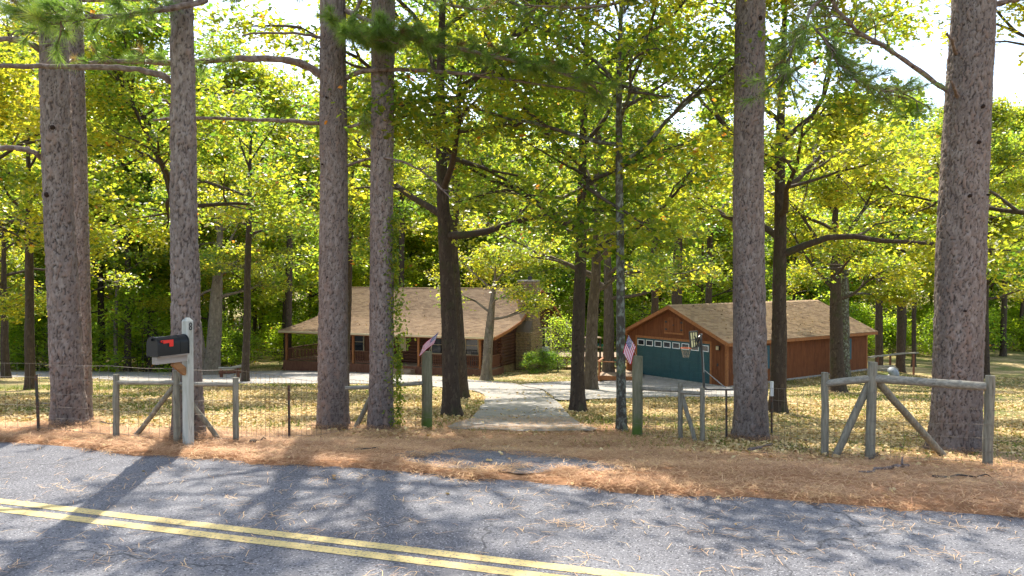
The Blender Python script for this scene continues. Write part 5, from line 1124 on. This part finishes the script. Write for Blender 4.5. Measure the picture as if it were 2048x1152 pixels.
# white capped marker pipe by the grey pine
b = G(1543, 872); pp = empty('marker_pipe', b, 0, 'white plastic pipe cap on a thin post right of the grey pine', 'pipe')
MB().tube([(0, 0, -.1), (0, 0, (P(0, 790, b.y)-b).z)], .02, 8).build('pipe', M['tpost'], pp); MB().tube([(0, 0, (P(0, 792, b.y)-b).z), (0, 0, (P(0, 763, b.y)-b).z)], .032, 10).build('cap', M['white'], pp)

# ------------------------------------------------------------------ cabin planting, woodpile, sticks
rg = np.random.RandomState(77)
def near_shrub(px, D, k, sc_, label, name='garden_shrub'):
    x = (px-1024)/F*D; plant_tree(name, shrub_kinds[k], (x, D, zgf(x, D)-.05), rg.uniform(0, 6), label, None, sc_, 'shrub')
near_shrub(1064, 56.6, 3, .36, 'dark green shrub at the foot of the stone chimney'); near_shrub(1086, 57.5, 3, .40, 'bushy shrub right of the chimney foot, under the air conditioner'); near_shrub(1106, 58, 3, .36, 'low shrub beside the sapling with the pale stem')
x = (1116-1024)/F*57.5; plant_tree('sapling', oak(140, 3.3, .035, 1.2, 1.5, nlimb=9, nsec=3, ntw=3, per=26, leaf=.11, lobed=False, nang=8, dz=.2, bark='lichen_bark', leafm='shrub', tint0=.5), (x, 57.5, zgf(x, 57.5)), 0, 'slender pale stemmed sapling between chimney and dark trunk')
wx = (436-1024)/F*47; wp = empty('log_bench', (wx, 47, zgf(wx, 47)), R(8), 'rustic half log bench at the foot of the leaning oaks', 'bench')
MB().tube([(0, 0, .55), (.7, 0, .55), (1.5, 0, .72)], .09, 8).build('rail_log', M['railwood'], wp)
for x in (.15, 1.1): MB().tube([(x, 0, -.1), (x, 0, .56)], .1, 8).build('leg', M['porchwood'], wp)
MB().tube([(0, .05, .3), (1.3, .05, .34)], .09, 8).build('seat_log', M['porchwood'], wp)
def stick(px0, px1, r, label, fork=None, name='fallen_stick', lift=.03):
    a = G(*px0); b = G(*px1); d = b-a; n = 7; r_ = np.random.RandomState(int(px0[0])); pts = [Vector((0, 0, lift))+d*i/n+Vector((r_.normal(0, .02), r_.normal(0, .02), abs(r_.normal(0, .015)))) for i in range(n+1)]
    m = MB(); m.tube(pts, np.linspace(r, r*.45, n+1), 7)
    if fork:
        for f_, (dx, dy, dz) in fork: q = pts[int(f_*n)]; m.tube([q, q+Vector((dx*.5, dy*.5, dz*.6)), q+Vector((dx, dy, dz))], np.array([r*.6, r*.45, r*.2]), 6)
    o = m.build(name, M['twig'] if r < .02 else M['pine_limb'], smooth=True, loc=a); tag(o, label, 'stick', 'sticks fallen on the verge')
stick((1815, 937), (1728, 952), .026, 'forked pale stick lying in front of the braced fence', [(.15, (.03, .06, .1)), (.5, (.12, .05, .03))])
stick((1865, 960), (1990, 962), .014, 'long thin twig on the straw at the lower right')
stick((1740, 925), (1758, 912), .016, 'short stick leaning at the foot of the middle brace post')
stick((104, 812), (72, 808), .03, 'dark twig behind the leftmost metal post', [(.4, (.1, .1, .1))])
stick((190, 845), (255, 858), .012, 'thin twig right of the twin pines')
stick((500, 890), (530, 884), .018, 'dark short stick between the fence and the road')
stick((715, 905), (752, 903), .012, 'thin curved twig on straw below the middle pines')
stick((1500, 905), (1545, 893), .03, 'chunk of bark and stick at the foot of the grey pine')
stick((472, 945), (497, 949), .006, 'tiny dark twig lying on the sunlit asphalt', [(.5, (.03, -.05, .01))], lift=.008)
for k, (px, py, s_, lab) in enumerate([(1478, 893, .07, 'flat pale stone at the left foot of the grey pine'), (1653, 920, .055, 'white stone in front of the braced fence post'), (1530, 908, .05, 'small brown bark chunk right of the grey pine foot')]):
    b = G(px, py); o = obj('stone', SM[k], None, b+Vector((0, 0, s_*.25))); o.scale = (s_*1.6, s_, s_*.6); o.rotation_euler = (.1, .1, k); me = o.data.copy(); me.materials.clear(); me.materials.append(M['cream'] if k != 2 else M['pine_limb']); o.data = me; tag(o, lab, 'stone', 'stones at the verge')
